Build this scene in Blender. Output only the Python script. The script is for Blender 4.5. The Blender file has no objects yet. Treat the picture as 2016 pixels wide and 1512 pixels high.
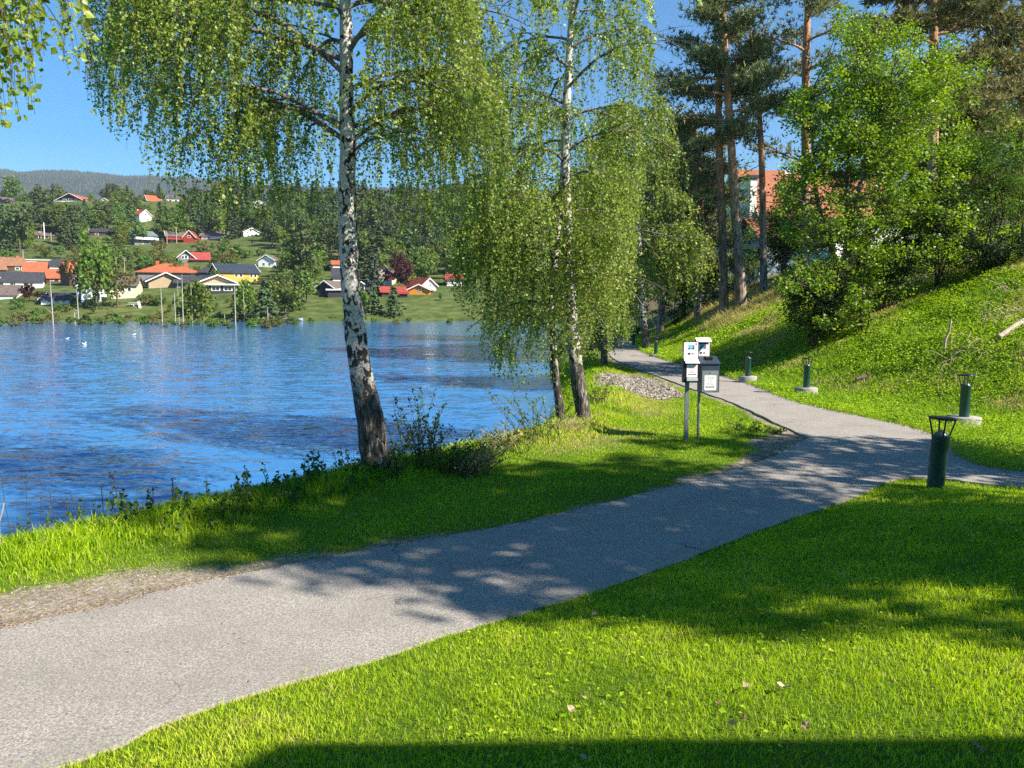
import bpy, math, random
import numpy as np
from mathutils import Vector
from mathutils.geometry import tessellate_polygon

R = np.random.default_rng(7)
random.seed(7)
rad = math.radians
S = bpy.context.scene
COL = S.collection

# ---------------------------------------------------------------- camera
F = 1523.0            # focal length in pixels of the 2016 px wide photograph
CAMZ = 2.5
TH = math.atan(156 / F)
cam = bpy.data.cameras.new('camera')
cam.sensor_width = 36
cam.lens = 36 * F / 2016
cam.clip_end = 20000
cam.clip_start = 0.05
camo = bpy.data.objects.new('camera', cam)
camo.location = (0, 0, CAMZ)
camo.rotation_euler = (math.pi / 2 - TH, 0, 0)
COL.objects.link(camo)
S.camera = camo

# ---------------------------------------------------------------- light
SUN_EL, SUN_AZ = rad(38), rad(119)      # azimuth from +Y towards +X
sdir = Vector((math.sin(SUN_AZ) * math.cos(SUN_EL), math.cos(SUN_AZ) * math.cos(SUN_EL), math.sin(SUN_EL)))
w = bpy.data.worlds.new('World')
S.world = w
w.use_nodes = True
nt = w.node_tree
bg = nt.nodes['Background']
sky = nt.nodes.new('ShaderNodeTexSky')
sky.sky_type = 'NISHITA'
sky.sun_disc = False
sky.sun_elevation = SUN_EL
sky.sun_rotation = SUN_AZ
sky.altitude = 150
sky.air_density = 1.0
sky.dust_density = 0.15
sky.ozone_density = 2.0
hs = nt.nodes.new('ShaderNodeHueSaturation')
hs.inputs['Saturation'].default_value = 1.8
nt.links.new(sky.outputs[0], hs.inputs['Color'])
nt.links.new(hs.outputs[0], bg.inputs['Color'])
bg.inputs['Strength'].default_value = 0.078
sl = bpy.data.lights.new('sun', 'SUN')
sl.energy = 5.0
sl.angle = rad(0.5)
sl.color = (1.0, 0.92, 0.80)
so = bpy.data.objects.new('sun', sl)
so.rotation_euler = sdir.to_track_quat('Z', 'Y').to_euler()
so.location = (40, -20, 60)
COL.objects.link(so)
S.view_settings.view_transform = 'Standard'
S.view_settings.look = 'None'
S.view_settings.gamma = 1
S.view_settings.exposure = 1.2
S.cycles.max_bounces = 8
S.cycles.transparent_max_bounces = 8
S.cycles.use_denoising = False
S.cycles.use_adaptive_sampling = False

# ---------------------------------------------------------------- pixel <-> world
CT, ST = math.cos(TH), math.sin(TH)
def ray(u, v):
    a, b = (u - 1008) / F, (756 - v) / F
    return np.array([a, CT + b * ST, -ST + b * CT])
def PY(u, v, y):
    d = ray(u, v); t = y / d[1]
    return np.array([d[0] * t, y, CAMZ + d[2] * t])
def PZ(u, v, z=0.0):
    d = ray(u, v); t = (z - CAMZ) / d[2]
    return np.array([d[0] * t, d[1] * t, z])
def proj(P):
    P = np.atleast_2d(P)
    x, y, z = P[:, 0], P[:, 1], P[:, 2] - CAMZ
    dep = y * CT - z * ST
    dep = np.where(dep < 0.05, 0.05, dep)
    return 1008 + F * x / dep, 756 - F * (y * ST + z * CT) / dep

# ---------------------------------------------------------------- noise
def _hash(ix, iy, s):
    n = (ix.astype(np.int64) * 374761393 + iy.astype(np.int64) * 668265263 + s * 974711) & 0x7fffffff
    n = ((n ^ (n >> 13)) * 1274126177) & 0x7fffffff
    return ((n ^ (n >> 16)) & 0xffff) / 65535.0
def vnoise(x, y, s=0):
    ix, iy = np.floor(x), np.floor(y)
    fx, fy = x - ix, y - iy
    fx, fy = fx * fx * (3 - 2 * fx), fy * fy * (3 - 2 * fy)
    a, b = _hash(ix, iy, s), _hash(ix + 1, iy, s)
    c, d = _hash(ix, iy + 1, s), _hash(ix + 1, iy + 1, s)
    return a + (b - a) * fx + (c - a) * fy + (a - b - c + d) * fx * fy
def fbm(x, y, s=0, o=4):
    r, a, t = 0, 1.0, 0
    for k in range(o):
        r = r + a * vnoise(x * 2 ** k, y * 2 ** k, s + k); t += a; a *= .5
    return r / t
def sp(x, k):
    return k * np.logaddexp(0, np.asarray(x, float) / k)
def sstep(a, b, x):
    t = np.clip((x - a) / (b - a), 0, 1)
    return t * t * (3 - 2 * t)
def polydist(x, y, pts, closed=False):
    """distance to a polyline and side (positive on its right hand, walking along it)"""
    x, y = np.asarray(x, float), np.asarray(y, float)
    best = np.full(x.shape, 1e9); side = np.ones(x.shape)
    n = len(pts)
    for i in range(n if closed else n - 1):
        ax, ay = pts[i]; bx, by = pts[(i + 1) % n]
        dx, dy = bx - ax, by - ay
        L = dx * dx + dy * dy
        t = np.clip(((x - ax) * dx + (y - ay) * dy) / L, 0, 1)
        d = np.hypot(x - ax - t * dx, y - ay - t * dy)
        cr = (dy * (x - ax) - dx * (y - ay))
        m = d < best - 1e-9
        best = np.where(m, d, best); side = np.where(m, np.sign(cr), side)
    return best, side
def inpoly(x, y, pts):
    x, y = np.asarray(x, float), np.asarray(y, float)
    c = np.zeros(x.shape, bool)
    n = len(pts); j = n - 1
    for i in range(n):
        xi, yi = pts[i]; xj, yj = pts[j]
        if yi != yj:
            c ^= ((yi > y) != (yj > y)) & (x < (xj - xi) * (y - yi) / (yj - yi) + xi)
        j = i
    return c
def smooth_line(pts, step=0.25):
    """Catmull-Rom through the points"""
    P = [np.array(p, float) for p in pts]
    P = [2 * P[0] - P[1]] + P + [2 * P[-1] - P[-2]]
    out = []
    for i in range(1, len(P) - 2):
        n = max(2, int(np.linalg.norm(P[i + 1] - P[i]) / step))
        for k in range(n):
            t = k / n
            a, b, c, d = P[i - 1], P[i], P[i + 1], P[i + 2]
            out.append(.5 * ((2 * b) + (c - a) * t + (2 * a - 5 * b + 4 * c - d) * t * t + (3 * b - a - 3 * c + d) * t ** 3))
    out.append(P[-2])
    return np.array(out)

# ---------------------------------------------------------------- layout of the near ground
g2 = lambda u, v: tuple(PZ(u, v)[:2])
L_near = [(-11, 0.6)] + [g2(*p) for p in [(0, 1236), (290, 1170), (500, 1125), (800, 1068), (1000, 1034), (1200, 988), (1400, 938), (1530, 896)]]
L_far = [g2(*p) for p in [(1592, 862), (1540, 838), (1440, 792), (1340, 757), (1262, 728), (1216, 711)]] + [(5.0, 40), (5.8, 50), (7.2, 60)]
R_far = [(9.6, 61), (8.1, 51), (7.1, 43)] + [g2(*p) for p in [(1300, 706), (1440, 745), (1560, 789), (1680, 817), (1800, 843), (1862, 872), (1886, 898)]]
BR_up = [(7.35, 11.7), (8.2, 11.25), (10, 10.95), (14, 10.7)]
BR_lo = [(14, 9.3), (9.5, 9.75), (7.2, 10.3)]
R_near = [g2(*p) for p in [(1795, 938), (1690, 976), (1500, 1042), (1300, 1121), (1130, 1177), (960, 1228), (870, 1252), (730, 1300), (500, 1362), (300, 1432), (100, 1512)]] + [(-4.6, 2.7), (-9.5, -0.9)]
PATH = np.concatenate([smooth_line(L_near), smooth_line(L_far), smooth_line(R_far + BR_up), smooth_line(BR_lo + R_near)])
PATHC = PATH[::2]
# bank edge, walked from near left to far; the river lies on its left
BANK = [(-40, -9), (-14, 3.9), (-6.4, 7.3), (-5.0, 8.0), (-4.1, 9.2), (-3.1, 10.6), (-2.1, 11.9), (-0.7, 13.3), (0.7, 15.4), (1.9, 18.5), (2.6, 23), (3.0, 29), (3.0, 36), (3.4, 46), (4.6, 60), (9, 90), (14, 140)]
A1 = np.array(g2(730, 1300)); B1 = np.array(g2(1690, 976))
D1 = (B1 - A1) / np.linalg.norm(B1 - A1)
WATER_Z = -0.8
FOOT_Y = [-20, 11, 13.5, 16.5, 20, 24, 30, 38, 46, 60, 120]
FOOT_X = [16, 14.5, 11.6, 10.6, 9.4, 8.4, 8.0, 8.0, 8.3, 10.2, 18]
def lawn_a(x, y):
    a1 = (x - A1[0]) * D1[1] - (y - A1[1]) * D1[0]
    a2 = ((10.35 - .2 * (x - 7.2)) - y) * .98
    return np.minimum(a1, a2)
def T(x, y):
    x, y = np.asarray(x, float), np.asarray(y, float)
    z = np.full(np.broadcast(x, y).shape, -0.03)
    z = z + 1.15 * np.tanh(.165 * sp(lawn_a(x, y) - .05, .12) / 1.15)
    d, s = polydist(x, y, BANK)
    riv = np.where(s < 0, d, -d)                 # positive over the river
    z = z - 2.6 * sstep(-0.15, 3.6, riv) + .10 * np.exp(-((riv + .55) / .5) ** 2) - 1.5 * sstep(4, 30, riv)
    x0 = np.interp(y, FOOT_Y, FOOT_X)
    e = sp(x - x0, .5)
    und = (fbm(x * .35, y * .35, 5) - .5) * .5 + (fbm(x * 1.3, y * 1.3, 9) - .5) * .16
    hill = .485 * e + und * sstep(.3, 2.5, e)
    hill = 8.2 * np.tanh(hill / 8.2)
    z = z + hill + (fbm(x * .8, y * .8, 3) - .5) * .05 * sstep(.2, .8, np.abs(lawn_a(x, y)))
    return z
def Tz(x, y):
    return float(T(np.array([x]), np.array([y]))[0])
def GP(u, v, y0=3.0, y1=120.0):
    """first point of the near terrain on the ray through the pixel"""
    d = ray(u, v); t = np.concatenate([np.arange(y0, 30, .04), np.arange(30, y1, .15)]) / d[1]
    below = (CAMZ + d[2] * t) < T(d[0] * t, d[1] * t)
    i = int(np.argmax(below)) if below.any() else len(t) - 1
    return np.array([d[0] * t[i], d[1] * t[i], CAMZ + d[2] * t[i]])

# ---------------------------------------------------------------- mesh helpers
class MB:
    def __init__(s): s.V = []; s.Fs = []; s.n = 0; s.var = []
    def add(s, v, f, mat=0, var=.5, smooth=False):
        v = np.asarray(v, float).reshape(-1, 3); f = np.asarray(f, np.int64)
        if len(v) == 0 or len(f) == 0: return s
        s.V.append(v); s.Fs.append((f + s.n, mat, smooth)); s.n += len(v)
        s.var.append(np.broadcast_to(np.asarray(var, float), (len(v),)))
        return s
    def build(s, name, mats, parent=None, origin=(0, 0, 0)):
        me = bpy.data.meshes.new(name)
        V = np.concatenate(s.V) - np.array(origin, float)
        me.vertices.add(len(V)); me.vertices.foreach_set('co', V.ravel().astype(np.float32))
        nl = sum(f.size for f, _, _ in s.Fs); nf = sum(len(f) for f, _, _ in s.Fs)
        li = np.concatenate([f.ravel() for f, _, _ in s.Fs]).astype(np.int32)
        cnt = np.concatenate([np.full(len(f), f.shape[1]) for f, _, _ in s.Fs])
        st = np.concatenate([[0], np.cumsum(cnt)[:-1]]).astype(np.int32)
        me.loops.add(nl); me.loops.foreach_set('vertex_index', li)
        me.polygons.add(nf); me.polygons.foreach_set('loop_start', st)
        me.polygons.foreach_set('material_index', np.concatenate([np.full(len(f), m) for f, m, _ in s.Fs]).astype(np.int32))
        me.polygons.foreach_set('use_smooth', np.concatenate([np.full(len(f), sm) for f, _, sm in s.Fs]))
        me.update(calc_edges=True)
        at = me.attributes.new('var', 'FLOAT', 'POINT')
        at.data.foreach_set('value', np.concatenate(s.var).astype(np.float32))
        for m in (mats if isinstance(mats, (list, tuple)) else [mats]): me.materials.append(m)
        o = bpy.data.objects.new(name, me); COL.objects.link(o)
        if parent is not None: o.parent = parent
        else: o.location = origin
        return o
def nrm(a):
    a = np.asarray(a, float)
    return a / np.maximum(np.linalg.norm(a, axis=-1, keepdims=True), 1e-9)
def tube(mb, pts, rads, n=8, mat=0, var=.5, rough=0.0, seed=0, cap=True):
    pts = np.asarray(pts, float); m = len(pts)
    rads = np.broadcast_to(np.asarray(rads, float), (m,))
    tan = nrm(np.gradient(pts, axis=0))
    ref = np.array([0, 1.0, 0.02]) if abs(tan[:, 2]).mean() > .6 else np.array([0, 0, 1.0])
    s1 = nrm(np.cross(tan, ref)); s2 = np.cross(tan, s1)
    ang = np.arange(n) * 2 * np.pi / n
    rr = rads[:, None] * np.ones((m, n))
    if rough:
        aa = np.broadcast_to(ang, (m, n)); zz = np.broadcast_to(np.arange(m)[:, None] * 1.0, (m, n))
        rr = rr * (1 + rough * (fbm(np.cos(aa) * 2.2 + 7 + seed, np.sin(aa) * 2.2 + zz * .35, seed, 3) - .5) * 2)
    V = pts[:, None, :] + rr[..., None] * (np.cos(ang)[None, :, None] * s1[:, None, :] + np.sin(ang)[None, :, None] * s2[:, None, :])
    V = V.reshape(-1, 3)
    i = np.arange(m - 1)[:, None] * n; k = np.arange(n)[None, :]; k2 = (k + 1) % n
    f = np.stack([i + k, i + k2, i + n + k2, i + n + k], -1).reshape(-1, 4)
    mb.add(V, f, mat, var, True)
    if cap:
        c = np.concatenate([V[:n], pts[:1], V[-n:], pts[-1:]])
        a = np.stack([np.full(n, n), (np.arange(n) + 1) % n, np.arange(n)], -1)
        b = np.stack([np.full(n, 2 * n + 1), n + 1 + np.arange(n), n + 1 + (np.arange(n) + 1) % n], -1)
        mb.add(c, np.concatenate([a, b]), mat, var)
def tubes3(mb, Pts, r, mat=0, var=.5):
    """many thin three-sided twigs at once: Pts (k, m, 3), r scalar or (k, m)"""
    k, m, _ = Pts.shape
    if k == 0: return
    r = np.broadcast_to(np.asarray(r, float), (k, m))
    ang = np.array([0, 2.1, 4.2])
    off = np.stack([np.cos(ang), np.sin(ang), np.zeros(3)], -1)
    V = Pts[:, :, None, :] + r[:, :, None, None] * off
    base = (np.arange(k) * m * 3)[:, None, None] + (np.arange(m - 1) * 3)[None, :, None]
    j = np.arange(3)[None, None, :]; j2 = (j + 1) % 3
    f = np.stack([base + j, base + j2, base + 3 + j2, base + 3 + j], -1).reshape(-1, 4)
    mb.add(V.reshape(-1, 3), f, mat, var)
BOXF = np.array([[0, 3, 2, 1], [4, 5, 6, 7], [0, 1, 5, 4], [1, 2, 6, 5], [2, 3, 7, 6], [3, 0, 4, 7]])
def box(mb, lo, hi, mat=0, var=.5):
    (a, b, c), (d, e, f) = lo, hi
    v = [(a, b, c), (d, b, c), (d, e, c), (a, e, c), (a, b, f), (d, b, f), (d, e, f), (a, e, f)]
    return mb.add(v, BOXF, mat, var)
def extrude(mb, prof, axis, a, b, mat=0):
    """closed polygon profile (list of 2-tuples) extruded along an axis: 'x' -> profile in (y,z), 'y' -> profile in (x,z), 'z' -> (x,y)"""
    n = len(prof)
    def put(p, t):
        return {'x': (t, p[0], p[1]), 'y': (p[0], t, p[1]), 'z': (p[0], p[1], t)}[axis]
    V = [put(p, a) for p in prof] + [put(p, b) for p in prof]
    tr = tessellate_polygon([[Vector((p[0], p[1], 0)) for p in prof]])
    tr = np.array([list(t) for t in tr])
    mb.add(V, np.array([[i, (i + 1) % n, n + (i + 1) % n, n + i] for i in range(n)]), mat)
    mb.add(V, tr, mat); mb.add(V, tr[:, ::-1] + n, mat)
    return mb
def lathe(mb, prof, n=24, mat=0, c=(0, 0, 0)):
    prof = np.asarray(prof, float); m = len(prof)
    a = np.arange(n) * 2 * np.pi / n
    V = np.stack([prof[:, 0:1] * np.cos(a), prof[:, 0:1] * np.sin(a), np.repeat(prof[:, 1:2], n, 1)], -1).reshape(-1, 3) + np.array(c)
    i = np.arange(m - 1)[:, None] * n; k = np.arange(n)[None, :]; k2 = (k + 1) % n
    mb.add(V, np.stack([i + k, i + k2, i + n + k2, i + n + k], -1).reshape(-1, 4), mat, .5, True)
def tag(o, label=None, cat=None, group=None, kind=None):
    if label: o['label'] = label
    if cat: o['category'] = cat
    if group: o['group'] = group
    if kind: o['kind'] = kind
    return o
def thing(name, label, cat, loc, rz=0.0, group=None):
    o = bpy.data.objects.new(name, None); COL.objects.link(o)
    o.location = loc; o.rotation_euler = (0, 0, rz); o.empty_display_size = .2
    return tag(o, label, cat, group)
def copy_tree(o, parent=None):
    c = o.copy(); COL.objects.link(c)
    if parent is not None: c.parent = parent
    for ch in list(o.children): copy_tree(ch, c)
    return c

# ---------------------------------------------------------------- materials
def newmat(name):
    m = bpy.data.materials.new(name); m.use_nodes = True
    n = m.node_tree; b = n.nodes['Principled BSDF']
    return m, n, b
def N(n, t, **kw):
    o = n.nodes.new(t)
    for k, v in kw.items():
        if k in o.inputs: o.inputs[k].default_value = v
        else: setattr(o, k, v)
    return o
def ramp(n, fac, stops):
    r = n.nodes.new('ShaderNodeValToRGB')
    e = r.color_ramp.elements
    while len(e) < len(stops): e.new(.5)
    for i, (p, c) in enumerate(stops):
        e[i].position = p; e[i].color = (*c, 1) if len(c) == 3 else c
    n.links.new(fac, r.inputs[0])
    return r.outputs[0]
def mixc(n, fac, a, b, mode='MIX'):
    m = n.nodes.new('ShaderNodeMix'); m.data_type = 'RGBA'; m.blend_type = mode
    for sock, val in ((m.inputs[0], fac), (m.inputs[6], a), (m.inputs[7], b)):
        if hasattr(val, 'is_linked'): n.links.new(val, sock)
        elif isinstance(val, (int, float)): sock.default_value = val
        else: sock.default_value = (*val, 1)
    return m.outputs[2]
def noise(n, scale, detail=4, vec=None, mapscale=None, coord='Object', rough=.6, dist=0.0):
    t = N(n, 'ShaderNodeTexNoise'); t.inputs['Scale'].default_value = scale
    t.inputs['Detail'].default_value = detail; t.inputs['Roughness'].default_value = rough
    t.inputs['Distortion'].default_value = dist
    tc = n.nodes.new('ShaderNodeTexCoord'); o = tc.outputs[coord]
    if coord == 'World':
        o = None
    if mapscale:
        mp = n.nodes.new('ShaderNodeMapping'); mp.inputs['Scale'].default_value = mapscale
        n.links.new(o, mp.inputs[0]); o = mp.outputs[0]
    n.links.new(o, t.inputs[0])
    return t.outputs[0]
def math_(n, op, a, b=None, clamp=False):
    m = n.nodes.new('ShaderNodeMath'); m.operation = op; m.use_clamp = clamp
    for i, val in enumerate((a, b)):
        if val is None: continue
        if hasattr(val, 'is_linked'): n.links.new(val, m.inputs[i])
        else: m.inputs[i].default_value = val
    return m.outputs[0]
def attr(n, name):
    a = n.nodes.new('ShaderNodeAttribute'); a.attribute_name = name
    return a.outputs['Fac']
def bump(n, b, h, strength=.4, dist=.02):
    k = n.nodes.new('ShaderNodeBump'); k.inputs['Strength'].default_value = strength; k.inputs['Distance'].default_value = dist
    n.links.new(h, k.inputs['Height']); n.links.new(k.outputs[0], b.inputs['Normal'])
def plain(name, col, rough=.6, var=.25, scale=6, metal=0.0, bm=0.0, spec=.4):
    m, n, b = newmat(name)
    f = noise(n, scale, 5)
    lo = tuple(c * (1 - var) for c in col); hi = tuple(min(1, c * (1 + var)) for c in col)
    n.links.new(ramp(n, f, [(.3, lo), (.7, hi)]), b.inputs['Base Color'])
    b.inputs['Roughness'].default_value = rough; b.inputs['Metallic'].default_value = metal
    b.inputs['Specular IOR Level'].default_value = spec
    if bm: bump(n, b, noise(n, scale * 4, 4), bm)
    return m
def foliage(name, stops, trans=.4, rough=.55, rnd=0.0, spec=.3):
    m, n, b = newmat(name)
    c = ramp(n, attr(n, 'var'), stops)
    if rnd:
        oi = n.nodes.new('ShaderNodeObjectInfo')
        h = n.nodes.new('ShaderNodeHueSaturation')
        n.links.new(c, h.inputs['Color'])
        n.links.new(math_(n, 'ADD', math_(n, 'MULTIPLY', oi.outputs['Random'], rnd), 1 - rnd * .5), h.inputs['Value'])
        n.links.new(math_(n, 'ADD', math_(n, 'MULTIPLY', oi.outputs['Random'], .05), .475), h.inputs['Hue'])
        c = h.outputs[0]
    n.links.new(c, b.inputs['Base Color'])
    b.inputs['Roughness'].default_value = rough; b.inputs['Specular IOR Level'].default_value = spec
    tr = n.nodes.new('ShaderNodeBsdfTranslucent')
    hb = n.nodes.new('ShaderNodeHueSaturation'); hb.inputs['Saturation'].default_value = 1.1; hb.inputs['Value'].default_value = 1.5
    n.links.new(c, hb.inputs['Color']); n.links.new(hb.outputs[0], tr.inputs[0])
    mx = n.nodes.new('ShaderNodeMixShader'); mx.inputs[0].default_value = trans
    n.links.new(b.outputs[0], mx.inputs[1]); n.links.new(tr.outputs[0], mx.inputs[2])
    n.links.new(mx.outputs[0], n.nodes['Material Output'].inputs[0])
    return m
def bark_birch():
    m, n, b = newmat('birch_bark')
    tc = n.nodes.new('ShaderNodeTexCoord'); sx = n.nodes.new('ShaderNodeSeparateXYZ')
    n.links.new(tc.outputs['Object'], sx.inputs[0])
    patch = noise(n, 1, 4, mapscale=(10, 10, 7), dist=.55)
    lent = noise(n, 1, 2, mapscale=(8, 8, 55))
    fine = noise(n, 30, 5)
    furrow = noise(n, 1, 5, mapscale=(28, 28, 5), dist=.5)
    col = ramp(n, fine, [(.3, (.36, .33, .29)), (.7, (.62, .58, .52))])
    pm = ramp(n, math_(n, 'ADD', patch, math_(n, 'MULTIPLY', math_(n, 'SUBTRACT', 3.2, sx.outputs['Z']), .018)), [(.505, (0, 0, 0)), (.545, (1, 1, 1))])
    col = mixc(n, pm, col, (.035, .03, .027))
    lm = ramp(n, lent, [(.64, (0, 0, 0)), (.70, (.85, .85, .85))])
    col = mixc(n, lm, col, (.05, .042, .036))
    fcol = ramp(n, furrow, [(.38, (.015, .012, .01)), (.56, (.10, .085, .072)), (.68, (.42, .39, .35))])
    hgt = math_(n, 'ADD', sx.outputs['Z'], math_(n, 'MULTIPLY', math_(n, 'SUBTRACT', patch, .5), 3.2))
    bmask = ramp(n, math_(n, 'MULTIPLY', hgt, .5), [(.50, (1, 1, 1)), (.78, (0, 0, 0))])
    col = mixc(n, bmask, col, fcol)
    # thin limbs are brown
    n.links.new(mixc(n, attr(n, 'var'), (.07, .05, .04), col), b.inputs['Base Color'])
    b.inputs['Roughness'].default_value = .75; b.inputs['Specular IOR Level'].default_value = .2
    bump(n, b, furrow, .5, .03)
    return m
def bark_pine():
    m, n, b = newmat('pine_bark')
    tc = n.nodes.new('ShaderNodeTexCoord'); sx = n.nodes.new('ShaderNodeSeparateXYZ')
    n.links.new(tc.outputs['Object'], sx.inputs[0])
    fur = noise(n, 1, 5, mapscale=(9, 9, 2.2), dist=.6)
    low = ramp(n, fur, [(.35, (.07, .055, .045)), (.62, (.38, .30, .235))])
    high = ramp(n, fur, [(.35, (.24, .11, .06)), (.62, (.55, .31, .17))])
    hm = ramp(n, math_(n, 'ADD', math_(n, 'MULTIPLY', sx.outputs['Z'], .06), math_(n, 'MULTIPLY', fur, .15)), [(.34, (0, 0, 0)), (.52, (1, 1, 1))])
    n.links.new(mixc(n, hm, low, high), b.inputs['Base Color'])
    b.inputs['Roughness'].default_value = .85; b.inputs['Specular IOR Level'].default_value = .15
    bump(n, b, fur, .6, .04)
    return m
MT = {}
MT['birch_bark'] = bark_birch()
MT['pine_bark'] = bark_pine()
MT['bark'] = plain('brown_bark', (.12, .09, .07), .85, .5, 9, bm=.5, spec=.15)
MT['twig'] = plain('twig', (.07, .05, .03), .8, .3, 9, spec=.2)
MT['birch_leaf'] = foliage('birch_leaf', [(0, (.075, .14, .014)), (.5, (.205, .295, .035)), (1, (.42, .48, .10))], .38, .45, spec=.4)
MT['maple_leaf'] = foliage('maple_leaf', [(0, (.055, .12, .01)), (.5, (.17, .27, .018)), (1, (.36, .46, .045))], .37, .45, spec=.4)
MT['shrub_leaf'] = foliage('shrub_leaf', [(0, (.035, .08, .012)), (.5, (.085, .16, .02)), (1, (.17, .25, .03))], .38)
MT['pine_needle'] = foliage('pine_needle', [(0, (.07, .10, .04)), (.5, (.18, .21, .08)), (1, (.33, .33, .12))], .25)
MT['spruce_needle'] = foliage('spruce_needle', [(0, (.07, .08, .03)), (.5, (.17, .165, .055)), (1, (.29, .26, .085))], .22)
MT['grass'] = foliage('grass_blade', [(0, (.14, .27, .006)), (.45, (.36, .50, .012)), (.8, (.52, .60, .04)), (.93, (.46, .46, .09)), (1, (.56, .45, .22))], .45, .5)
MT['weed'] = foliage('weed_leaf', [(0, (.11, .23, .008)), (.5, (.27, .42, .012)), (.85, (.42, .52, .03)), (.95, (.46, .38, .15)), (1, (.56, .44, .22))], .42, .5)
MT['shaded_leaf'] = foliage('shade_toned_leaf', [(0, (.012, .03, .008)), (.5, (.035, .07, .012)), (1, (.11, .17, .025))], .2)  # deep shade of the bushes put into the leaf colour
MT['dry'] = foliage('dry_grass', [(0, (.24, .17, .07)), (1, (.50, .40, .20))], .3)
MT['deadleaf'] = foliage('dead_leaf', [(0, (.16, .08, .04)), (.5, (.34, .22, .12)), (1, (.55, .45, .32))], .2)

# ================================================================ GROUND, PATH, WATER
def axis(segs):
    out = []
    for a, b, s in segs: out += list(np.arange(a, b, s))
    return np.array(out + [segs[-1][1]])
def grid_mesh(mb, xs, ys, zf, mat=0):
    X, Y = np.meshgrid(xs, ys); Z = zf(X, Y)
    nx = len(xs)
    i = (np.arange(len(ys) - 1)[:, None] * nx + np.arange(nx - 1)[None, :])
    f = np.stack([i, i + 1, i + nx + 1, i + nx], -1).reshape(-1, 4)
    mb.add(np.stack([X, Y, Z], -1).reshape(-1, 3), f, mat, .5, True)
    return X.ravel(), Y.ravel()
def riv_dist(x, y):
    d, s = polydist(x, y, BANK)
    return np.where(s < 0, d, -d)
def path_dist(x, y):
    """distance outside the path (negative on it)"""
    d, _ = polydist(x, y, PATHC, closed=True)
    return np.where(inpoly(x, y, PATHC), -d, d)
GRAVEL = [g2(*p) for p in [(1185, 740), (1235, 740), (1285, 752), (1318, 770), (1310, 782), (1262, 775), (1196, 766)]]
def gravel_mask(x, y, pd):
    n = fbm(x * 2.3, y * 2.3, 21)
    left = (x < 3) & (lawn_a(x, y) < -1)
    wid = np.interp(x, [-8, -4.2, -2.6, -1.3, -.5, 1.5, 3.2, 4.6, 6], [1.3, .85, .40, .12, .04, .03, .25, .65, .3])
    g = sstep(wid + .35, wid - .25, pd + (n - .5) * .7) * (lawn_a(x, y) < -1)
    far = sstep(.32, .05, pd + (n - .5) * .4) * (y > 13.5) * .8
    rp, _ = polydist(x, y, GRAVEL, closed=True)
    rip = np.where(inpoly(x, y, GRAVEL), 1.0, sstep(.6, 0, rp + (n - .5) * .6))
    return np.clip(np.maximum(np.maximum(g * (y < 15.2), far), rip), 0, 1)
def dry_mask(x, y):
    """patches of last year's straw on the embankment and the bank"""
    n = fbm(x * .55, y * .55, 31)
    e = x - np.interp(y, FOOT_Y, FOOT_X)
    s = sstep(.52, .68, n) * (e > .4)
    long_ = sstep(36, 42, y) * sstep(1.8, 3.6, e) * sstep(15, 9, e) * .95
    shoulder = sstep(17, 19, y) * sstep(-.2, .4, e) * sstep(2.2, .8, e) * sstep(.42, .6, n)
    bank = sstep(1.6, .3, np.abs(riv_dist(x, y) + .9)) * sstep(12.6, 14, y) * sstep(.40, .6, n) * .9
    return np.clip(np.maximum.reduce([s * .75, long_, shoulder * .7, bank]), 0, 1)

mb = MB()
gx = axis([(-60, -14, 3), (-14, 14, .3), (14, 30, .8), (30, 130, 5)])
gy = axis([(-30, -3, 2), (-3, 26, .3), (26, 62, .8), (62, 150, 5)])
X, Y = grid_mesh(mb, gx, gy, T)
m, n, b = newmat('ground_soil')
fine = noise(n, 26, 6); mid = noise(n, 2.2, 5)
gcol = ramp(n, fine, [(.3, (.05, .09, .010)), (.55, (.10, .16, .014)), (.75, (.16, .17, .04))])
dcol = ramp(n, fine, [(.3, (.10, .075, .035)), (.7, (.34, .27, .14))])
vor = n.nodes.new('ShaderNodeTexVoronoi'); vor.inputs['Scale'].default_value = 34
tc = n.nodes.new('ShaderNodeTexCoord'); n.links.new(tc.outputs['Object'], vor.inputs[0])
grc = ramp(n, vor.outputs['Color'], [(.15, (.24, .19, .145)), (.5, (.40, .335, .265)), (.9, (.54, .48, .40))])
grc = mixc(n, ramp(n, vor.outputs['Distance'], [(.0, (0, 0, 0)), (.55, (.55, .55, .55))]), grc, (.11, .085, .065))
grc = mixc(n, ramp(n, mid, [(.5, (0, 0, 0)), (.72, (.7, .7, .7))]), grc, (.16, .12, .08))
c = mixc(n, attr(n, 'dry'), gcol, dcol)
c = mixc(n, ramp(n, math_(n, 'ADD', attr(n, 'gravel'), math_(n, 'MULTIPLY', math_(n, 'SUBTRACT', fine, .5), .9)), [(.38, (0, 0, 0)), (.6, (1, 1, 1))]), c, grc)
n.links.new(c, b.inputs['Base Color']); b.inputs['Roughness'].default_value = .95; b.inputs['Specular IOR Level'].default_value = .1
bump(n, b, fine, .6, .03)
ground = mb.build('ground', m)
tag(ground, kind='structure')
pd_all = path_dist(X, Y)
for nm, val in (('gravel', gravel_mask(X, Y, pd_all)), ('dry', dry_mask(X, Y))):
    ground.data.attributes.new(nm, 'FLOAT', 'POINT').data.foreach_set('value', val.astype(np.float32))

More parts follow.
